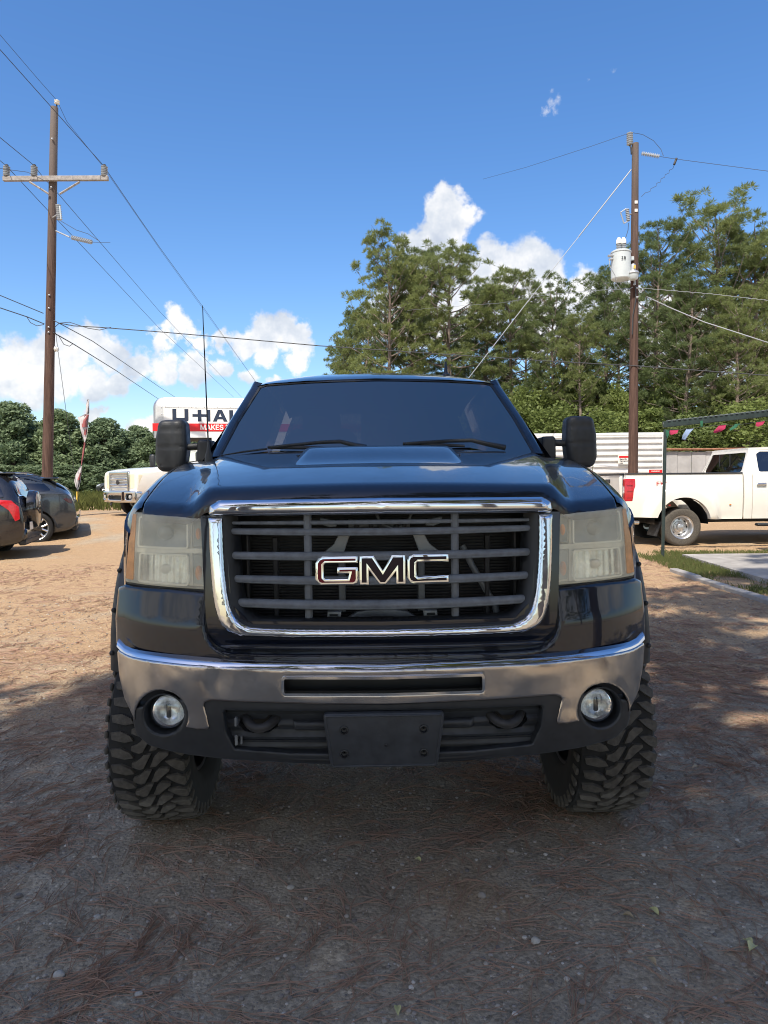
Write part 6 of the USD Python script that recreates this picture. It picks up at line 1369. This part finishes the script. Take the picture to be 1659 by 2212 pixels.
# grey wall and rusty rail right of it
M['wall_grey'] = simple('grey_board_wall', (0.36, 0.35, 0.34), 0.8, var=0.2, scale=2)
M['rust'] = simple('rusty_pipe', (0.23, 0.10, 0.055), 0.8, var=0.4, scale=14)
gx0, gx1 = at(1433, 980, 21.5)[0], at(1800, 980, 21.5)[0]; g0, g1 = float(gz(8, 21.5)) - 0.1, at(1480, 975, 21.5)[2]
gw = thing('board_wall', 'grey board wall with a rusty pipe rail on top right of the ribbed wall', 'fence', (0, 21.5, 0))
for i in range(12):
    x = gx0 + (gx1 - gx0) * (i + 0.5) / 12; obj('board', cbox((x, 0.01 * (i % 2), (g0 + g1) / 2), ((gx1 - gx0) / 12 - 0.012, 0.03, g1 - g0 - 0.02 * (i % 3)), 0.004), M['wall_grey'], gw)
obj('pipe_rail', tube([(gx0, -0.08, g1 + 0.06), ((gx0 + gx1) / 2, -0.08, g1 + 0.05), (gx1, -0.08, g1 + 0.02)], 0.035, 8), M['rust'], gw, True)
# canopy
M['post_green'] = simple('dark_green_post', (0.022, 0.035, 0.032), 0.45, var=0.3, scale=10)
M['roof_sheet'] = simple('grey_green_roof_sheet', (0.16, 0.18, 0.17), 0.5, 0.3, var=0.2, scale=3)
CY = 13.0
cp0 = at(1437, 930, CY); cpb = float(gz(cp0[0], CY))
cn = thing('canopy', 'dark green canopy frame on a thin post at the right edge', 'canopy')
lean = 0.028
obj('post', tube([(cp0[0] - 0.035, CY, cpb - 0.2), (cp0[0], CY, cp0[2] + 0.02)], 0.030, 10), M['post_green'], cn, True)
e0, e1 = at(1432, 917.5, CY), at(1700, 889, CY)
bd = (e1 - e0) / np.linalg.norm(e1 - e0); bl = 6.5
obj('beam', place(cbox((bl / 2, 0, 0), (bl, 0.06, 0.11), 0.008), e0, bd, (0, 1, 0), np.cross(bd, (0, 1, 0))), M['post_green'], cn, 40)
V = []; nx_ = 56
rx0 = at(1640, 900, CY)[0]
for i in range(nx_ + 1):
    x = rx0 + (e0[0] + bl - rx0) * i / nx_; z = e0[2] + (x - e0[0]) * bd[2] / bd[0] + 0.08 + 0.016 * (i % 2)
    for y in (CY - 0.35, CY - 1.8, CY - 3.4): V.append((x, y, z - 0.05 * (CY - y)))
obj('roof_sheet', [(np.array(V), np.array([(i * 3 + k, (i + 1) * 3 + k, (i + 1) * 3 + k + 1, i * 3 + k + 1) for i in range(nx_) for k in range(2)]))], M['roof_sheet'], cn)
obj('beam_flashing', [place(cbox((0.10 + i * 0.095, 0, 0), (0.05, 0.10, 0.02), 0.004), e0 + [0, 0, 0.062], bd, (0, 1, 0), np.cross(bd, (0, 1, 0))) for i in range(60)], M['roof_sheet'], cn)
for x, y in ((e0[0] + bl - 0.1, CY), (rx0 + 0.1, CY - 3.5), (e0[0] + bl - 0.1, CY - 3.5)):
    obj('post', tube([(x, y, float(gz(x, y)) - 0.1), (x, y, e0[2] + (x - e0[0]) * bd[2] / bd[0] + 0.06 - 0.05 * (CY - y))], 0.03, 8), M['post_green'], cn, True)
bt = thing('bunting', 'string of faded red, green and pale blue pennants under the canopy beam', 'bunting')
def c5a(x, y, off=0): return at(*c5(x, y), CY - 0.06 + off)
obj('string', tube([c5a(x, y) for x, y in ((985, 205), (1010, 200), (1085, 196), (1160, 188), (1290, 172), (1380, 165), (1420, 172), (1570, 150), (1640, 140), (1760, 128))], 0.004, 4), M['wire'], bt, True)
for col, nm, lb in (((0.50, 0.06, 0.13), 'pen_red', 'red'), ((0.35, 0.46, 0.66), 'pen_blue', 'pale blue'), ((0.05, 0.16, 0.10), 'pen_green', 'green')):
    M[nm] = grass_mat('pennant_' + lb.replace(' ', '_'), col, col, col)
for q, mt, lb in (([(1002, 202), (1060, 200), (1052, 222), (1010, 234), (1000, 222)], 'pen_red', 'small red pennant next to the canopy post'), ([(1112, 196), (1162, 192), (1140, 215), (1105, 265), (1082, 262), (1088, 235)], 'pen_blue', 'pale blue pennant'), ([(1330, 172), (1380, 165), (1372, 192), (1345, 210), (1300, 222), (1292, 212)], 'pen_red', 'long red pennant'), ([(1205, 140), (1225, 138), (1222, 178), (1208, 178)], 'flag_green', 'green strip'), ([(1440, 160), (1475, 158), (1440, 190), (1405, 205), (1400, 195)], 'pen_green', 'green pennant'), ([(975, 200), (1000, 198), (995, 235), (985, 258), (975, 230)], 'pen_green', 'green tatter on the post top'), ([(1580, 150), (1640, 140), (1625, 165), (1590, 180), (1575, 172)], 'pen_red', 'red pennant at the right edge')):
    P = np.array([c5a(x, y, 0.03 * math.sin(i * 2.1)) for i, (x, y) in enumerate(q)])
    c_ = P.mean(0) + [0, -0.03, 0]
    obj('pennant', [(np.vstack([P, c_]), np.array([(i, (i + 1) % len(P), len(P)) for i in range(len(P))]))], M['pen_green' if mt == 'flag_green' else mt], bt, True, label=lb)

# ------------------------------------------------------------------ trees
def leaf_mat(name, stops, tr=0.35, rough=0.6):
    n = {"g": ("geometry", {}), "o": ("object_info", {}), "s": ("math", {"math_type": "multiply_add", "value2": 0.68}), "s2": ("math", {"math_type": "multiply", "value2": 0.32}),
         "rp": ("rgb_ramp", {"ramp": stops}), "d": ("principled_bsdf", {"roughness": rough, "specular_ior_level": 0.3}), "t": ("translucent_bsdf", {}), "mx": ("mix_closure", {"fac": tr})}
    return mat(name, n, [("o.random", "s2.value1"), ("s2.value", "s.value3"), ("g.random_per_island", "s.value1"), ("s.value", "rp.fac"), ("rp.color", "d.base_color"), ("rp.color", "t.color"), ("d.BSDF", "mx.closure1"), ("t.BSDF", "mx.closure2")], "mx.closure")
M['pine'] = leaf_mat('pine_foliage', [(0.0, (0.14, 0.18, 0.07)), (0.4, (0.24, 0.27, 0.09)), (0.75, (0.35, 0.35, 0.105)), (1.0, (0.48, 0.44, 0.15))], 0.42)
M['broad'] = leaf_mat('broadleaf_foliage', [(0.0, (0.12, 0.16, 0.048)), (0.5, (0.23, 0.275, 0.072)), (1.0, (0.39, 0.40, 0.115))], 0.4)
M['far_leaf'] = leaf_mat('dense_dark_foliage', [(0.0, (0.14, 0.19, 0.10)), (0.5, (0.22, 0.275, 0.13)), (1.0, (0.33, 0.36, 0.165))], 0.25)
M['bark'] = simple('pine_bark', (0.20, 0.155, 0.125), 0.95, var=0.5, scale=5, bump=0.6, bscale=14)
def tufts(C, D, nb, l, w, g, spread=1.15):
    """bursts of flat needle bundles at the points C, opening round the directions D"""
    n = len(C)
    d = g.normal(size=(n, nb, 3)); d /= np.linalg.norm(d, axis=2, keepdims=True); d = d * spread + D[:, None, :]; d /= np.linalg.norm(d, axis=2, keepdims=True)
    s = g.normal(size=(n, nb, 3)); s = np.cross(d, s); s /= np.maximum(np.linalg.norm(s, axis=2, keepdims=True), 1e-6)
    L = l * g.uniform(0.65, 1.15, (n, nb, 1))
    a = C[:, None] + d * L * 0.10; b = a + d * L * 0.5
    P = np.stack([a - s * w * 0.25, b - s * w * 0.5, a + d * L, b + s * w * 0.5], 2).reshape(-1, 3)
    k = n * nb; f = np.array([(0, 1, 3), (1, 2, 3)])
    return P, (f[None] + np.arange(k)[:, None, None] * 4).reshape(-1, 3)
def pine(seed, H=15.0, start=0.38, R=3.4, nbr=60, per=22, flat=0.5, nb=14, ln=0.27, wd=0.032, clump=0.27):
    g = np.random.default_rng(seed)
    zz_ = np.linspace(0, H * 0.97, 14); off = np.cumsum(g.normal(0, 0.06, (14, 2)), 0) * np.linspace(0, 1, 14)[:, None]
    tr = np.c_[off, zz_]; rad = 0.20 * (1 - zz_ / H) ** 0.8 + 0.025
    wood = [tube(tr, rad, 9)]; C = []; D = []
    for i in range(nbr):
        f = start + (0.985 - start) * ((i + g.random()) / nbr) ** 0.85
        z = f * H; az = i * 2.4 + g.normal(0, 0.5); q = (f - start) / (1 - start)
        prof = (0.45 + 1.0 * math.sin(min(1, q * 1.25 + 0.12) * math.pi * 0.80)) * (1 - 0.55 * q ** 2.2) * (0.65 + 0.6 * g.random())
        L = R * prof * 0.66
        o = np.array([np.interp(z, tr[:, 2], tr[:, 0]), np.interp(z, tr[:, 2], tr[:, 1]), z])
        h = np.array([math.cos(az), math.sin(az), 0]); rise = 0.15 + 0.75 * q + g.normal(0, 0.15)
        pts = [o + h * L * t + np.array([0, 0, L * (rise * t - 0.25 * t * (1 - q) + 0.35 * t * t)]) + g.normal(0, 0.04, 3) * t * L for t in np.linspace(0, 1, 6)]
        wood.append(tube(pts, np.linspace(0.035 + 0.02 * (1 - q), 0.010, 6), 4, False))
        n = max(3, int(per * 0.28 * (0.45 + 0.65 * L / R)))
        t = g.uniform(0.38, 1.05, n) ** 0.8
        base = np.array([np.array([np.interp(tt, np.linspace(0, 1, 6), np.array(pts)[:, k]) for k in range(3)]) for tt in np.minimum(t, 1)])
        side = np.array([-h[1], h[0], 0.0]); spr = (0.10 + 0.26 * L) * (0.5 + 0.5 * t)
        cc = base + side * (g.normal(0, 1, n) * spr)[:, None] + np.array([0, 0, 1.0]) * (0.10 + g.normal(0, 0.12, n))[:, None]
        for c in cc:
            kk = g.integers(7, 12); d = g.normal(size=(kk, 3)); d /= np.linalg.norm(d, axis=1, keepdims=True); d[:, 2] = np.abs(d[:, 2]) * 0.9 - 0.15
            C.append(c + d * clump * g.uniform(0.5, 1.0, (kk, 1))); D.append(d * 0.9 + h * 0.25 + np.array([0, 0, 0.5]))
    n = 26; C.append(np.c_[g.normal(0, 0.35, (n, 2)), g.uniform(H * 0.91, H * 1.0, n)] + np.r_[off[-1], 0]); D.append(np.tile([0, 0, 1.0], (n, 1)))
    for i in range(9):     # bare dead twigs on the lower trunk
        z = g.uniform(0.22, start + 0.1) * H; az = g.random() * 6.28; L = g.uniform(0.5, 1.9); o = np.array([np.interp(z, tr[:, 2], tr[:, 0]), np.interp(z, tr[:, 2], tr[:, 1]), z])
        wood.append(tube([o, o + np.array([math.cos(az), math.sin(az), 0.15]) * L * 0.5, o + np.array([math.cos(az + .2), math.sin(az + .2), 0.35]) * L], [0.022, 0.014, 0.006], 4, False))
    P, F = tufts(np.vstack(C), np.vstack(D), nb, ln, wd, g)
    k = np.array([1, 1, H / P[:, 2].max()]); wm = cat(wood)
    return trimesh.Trimesh(wm.vertices * k, wm.faces, process=False), trimesh.Trimesh(P * k, F, process=False)
def broad(seed, H=6.0, R=2.2, lobes=14, leaves=5200, size=0.16, trunk=0.10, low=0.12):
    g = np.random.default_rng(seed); wood = [tube([(0, 0, 0), (0.1, 0.05, H * 0.3), (0.0, 0.1, H * 0.8)], [trunk, trunk * 0.7, 0.02], 7)]; V = []; F = []
    per = leaves // lobes; C = []
    for i in range(lobes):
        q = i / lobes; az = i * 2.4; z = H * (low + (0.92 - low) * q) ; rr = R * (0.85 * math.sin(math.pi * min(1, 0.25 + 0.72 * q)) + 0.1) * g.uniform(0.45, 0.9)
        c = np.array([math.cos(az) * rr, math.sin(az) * rr, z]); lr = R * g.uniform(0.34, 0.58) * (1 - 0.35 * q)
        d = g.normal(size=(per, 3)); d /= np.linalg.norm(d, axis=1, keepdims=True)
        C.append(c + d * lr * (g.random((per, 1)) ** 0.45) * np.array([1, 1, 0.75]) + 0.05 * g.normal(size=(per, 3)))
        wood.append(tube([(0.05, 0.05, z * 0.55), c * 0.6 + np.array([0, 0, z * 0.35]), c], [trunk * 0.35, trunk * 0.22, 0.01], 4, False))
    C = np.vstack(C); n = len(C)
    a = g.normal(size=(n, 3)); a[:, 2] *= 0.6; a /= np.linalg.norm(a, axis=1, keepdims=True); b = np.cross(a, g.normal(size=(n, 3))); b /= np.linalg.norm(b, axis=1, keepdims=True)
    s = size * g.uniform(0.6, 1.3, (n, 1))
    P = np.stack([C - a * s, C + b * s * 0.45, C + a * s, C - b * s * 0.45], 1).reshape(-1, 3); f = np.array([(0, 1, 2), (0, 2, 3)])
    return cat(wood), trimesh.Trimesh(P, (f[None] + np.arange(n)[:, None, None] * 4).reshape(-1, 3), process=False)
protos = {}
def tree(kind, builder, name, leafm, label, loc, rot, scale, group, cat_='tree'):
    if kind not in protos:
        w, c = builder()
        t = thing(name, label, cat_, loc, rot, group, scale)
        obj('trunk', w, M['bark'], t, True); obj('crown', c, M[leafm], t)
        protos[kind] = t; return t
    return dup(protos[kind], label, cat_, loc, rot, group, scale, name)
PB = [lambda: pine(11, 15, 0.36, 3.6, 60, 24), lambda: pine(12, 15, 0.45, 3.2, 52, 24), lambda: pine(13, 15, 0.30, 3.0, 66, 20), lambda: pine(14, 15, 0.50, 3.8, 46, 28), lambda: pine(15, 15, 0.25, 3.9, 78, 24)]
def pine_at(px, top, Y, k, label, group='pines of the wood', wide=1.0, rot=None):
    b = at(px, 1000, Y); zt = at(px, top, Y)[2]; z0 = float(gz(b[0], Y)); s = (zt - z0) / 15.0
    return tree(f'pine{k}', PB[k], 'pine_tree', 'pine', label, (b[0], Y, z0 - 0.1), rnd.uniform(0, 6.28) if rot is None else rot, (s * wide, s * wide, s), group)
for a in ((838, 484, 35, 0, 'tall pine with open crown at the left end of the wood', 0.8), (893, 520, 37, 1, 'slender pine just right of the tall end pine', 0.8), (968, 494, 36, 3, 'round topped pine behind the roof aerial', 1.0),
          (1040, 575, 38, 2, 'narrow pine right of the round topped one', 0.9), (1105, 568, 35, 1, 'pine with bare trunk above the right roof corner', 0.9), (1190, 572, 34, 4, 'bushy pine crossed by the guy wire', 0.8),
          (1300, 545, 36, 2, 'pine just left of the transformer', 0.95), (1415, 462, 33, 0, 'pine directly right of the transformer pole', 0.85), (1535, 386, 34, 4, 'tallest pine of the wood with pointed top', 1.0),
          (1630, 470, 33, 1, 'pine at the right edge of the picture', 1.0), (1720, 440, 35, 3, 'pine just beyond the right edge', 1.0), (752, 690, 38, 4, 'low bushy pine at the left end of the wood', 0.6), (785, 640, 40, 2, 'second low pine at the left end of the wood', 0.8),
          (1475, 560, 31, 2, 'shorter pine in front of the tallest one', 0.9), (1590, 600, 30, 4, 'short pine behind the white crew cab', 0.8), (1255, 660, 32, 1, 'short pine between transformer and guy wire', 0.8)):
    pine_at(a[0], a[1], a[2], a[3], a[4], wide=a[5])
for i in range(9):
    px = 790 + i * 110 + rnd.uniform(-14, 14); lowl = 640 if px < 800 else (600 if px < 1260 else 520)
    pine_at(px, lowl + rnd.uniform(0, 110), rnd.uniform(41, 52), rnd.randrange(5), 'pine standing in the back rows of the wood on the right', 'pines in the back rows', 0.85)
BB = [lambda: broad(21, 6, 2.2, 20, 9000, 0.105), lambda: broad(22, 6, 1.7, 18, 8000, 0.10), lambda: broad(23, 6, 2.5, 24, 10000, 0.11, 0.1, 0.06)]
def bush_at(px, top, Y, k, label, group='undergrowth of the wood', w=1.0):
    b = at(px, 1000, Y); zt = at(px, top, Y)[2]; z0 = float(gz(b[0], Y)); s = (zt - z0) / 6.4
    return tree(f'bush{k}', BB[k], 'young_tree', 'broad', label, (b[0], Y, z0 - 0.15), rnd.uniform(0, 6.28), (w, w, s), group)
for i, (px, top, Y, w) in enumerate(((1015, 800, 33, .7), (1090, 850, 31, .8), (1140, 800, 33, .6), (1195, 840, 31, .8), (1250, 770, 33, .7), (1300, 850, 29, .8), (1345, 800, 32, .6), (1400, 840, 29, .9), (1450, 770, 32, .7), (1500, 860, 28, .8), (1560, 790, 31, .7), (1610, 830, 28, .9), (1665, 760, 31, .8))):
    bush_at(px, top, Y, i % 3, ['light green young tree behind the roof of the black truck', 'leafy sapling right of the roof aerial', 'yellow green bush left of the right mirror', 'bush above the right mirror arm', 'leafy young tree right above the right mirror', 'broad bush left of the transformer pole foot', 'bush behind the transformer pole', 'tall bush right of the transformer pole', 'low bush above the sheet wall end', 'bush above the canopy post', 'bush behind the crew cab window', 'tall leafy bush above the crew cab roof', 'bush at the right picture edge'][i], w=w)
for i in range(20):
    bush_at(740 + i * 50 + rnd.uniform(-15, 15), 760 + rnd.uniform(0, 110), rnd.uniform(33, 40), rnd.randrange(3), 'shaded young tree deeper in the wood on the right', 'shaded undergrowth deeper in the wood', 1.1)
# left row beyond the road
DB = [lambda: broad(31, 9, 3.4, 30, 15000, 0.22, 0.2, 0.10), lambda: broad(32, 9, 3.0, 28, 14000, 0.21, 0.2, 0.08)]
def far_at(px, top, Y, k, label, w=1.0, group='trees beyond the road'):
    b = at(px, 1000, Y); zt = at(px, top, Y)[2]; z0 = float(gz(b[0], Y)); s = (zt - z0) / 8.6
    return tree(f'far{k}', DB[k], 'broad_tree', 'far_leaf', label, (b[0], Y, z0 - 0.2), rnd.uniform(0, 6.28), (s * w, s * w, s), group)
for i, (px, top, Y, w) in enumerate(((-40, 885, 72, 1.1), (30, 862, 70, 1.0), (75, 905, 74, 1.0), (135, 880, 70, 1.1), (180, 925, 76, .9), (225, 898, 71, 1.1), (270, 925, 73, 1.0), (300, 915, 78, 1.0), (335, 932, 72, 1.1), (390, 925, 75, 1.2), (450, 935, 76, 1.2))):
    far_at(px, top, Y, i % 2, ['broad tree at the left picture edge beyond the road', 'tallest round tree left of the utility pole', 'lower tree directly left of the utility pole', 'round tree just right of the utility pole', 'low tree behind the feather flag', 'wide tree right of the feather flag', 'tree above the bonnet of the parked white pickup', 'smaller tree left of the moving truck', 'tree beside the box of the moving truck', 'tree behind the moving truck', 'tree hidden behind the left windscreen pillar'][i], w)
for i in range(16):
    far_at(-120 + i * 40 + rnd.uniform(-10, 10), 940 + rnd.uniform(0, 30), rnd.uniform(78, 90), i % 2, 'dark tree in the back row beyond the road', 1.3, 'back row of trees beyond the road')
for i in range(14):
    far_at(-60 + i * 40 + rnd.uniform(-10, 10), 1000 + rnd.uniform(-8, 8), rnd.uniform(64, 68), i % 2, 'low bushy growth at the foot of the trees beyond the road', 2.0, 'low growth beyond the road')
# pines behind the camera whose shade falls on the truck
SB = lambda: pine(41, 18, 0.52, 4.2, 27, 16, 0.6, 8, 0.44, 0.12, 0.30)
for x, y, s, r, lb in ((-4.46, -6.83, 1.0, 3.29, 'front one of two close pines left behind the photographer'), (-2.27, -2.56, 0.95, 1.6, 'nearest pine on the left behind the photographer'), (2.4, -4.25, 1.0, 1.82, 'pine straight right behind the photographer'),
                       (2.9, -1.58, 0.95, 1.13, 'nearest pine on the right behind the photographer'), (3.71, 0.79, 0.95, 4.17, 'pine close by on the right of the photographer'), (-3.83, -7.15, 1.0, 2.09, 'rear one of two close pines left behind the photographer')):
    tree('shade', SB, 'pine_tree', 'pine', lb, (x, y, 0.0), r, s, 'pines shading the yard')
for i, (x, y) in enumerate(((-16, -22), (13, -20), (-7, -26), (4, -28), (22, -16))):
    tree(f'pine{i % 5}', PB[i % 5], 'pine_tree', 'pine', ['pine far left in the wood behind the photographer', 'pine right in the wood behind the photographer', 'pine rear left behind the photographer', 'pine rear right behind the photographer', 'outermost pine on the right behind the photographer'][i], (x, y, -0.1), i * 1.1, 1.05, 'pines behind the photographer')
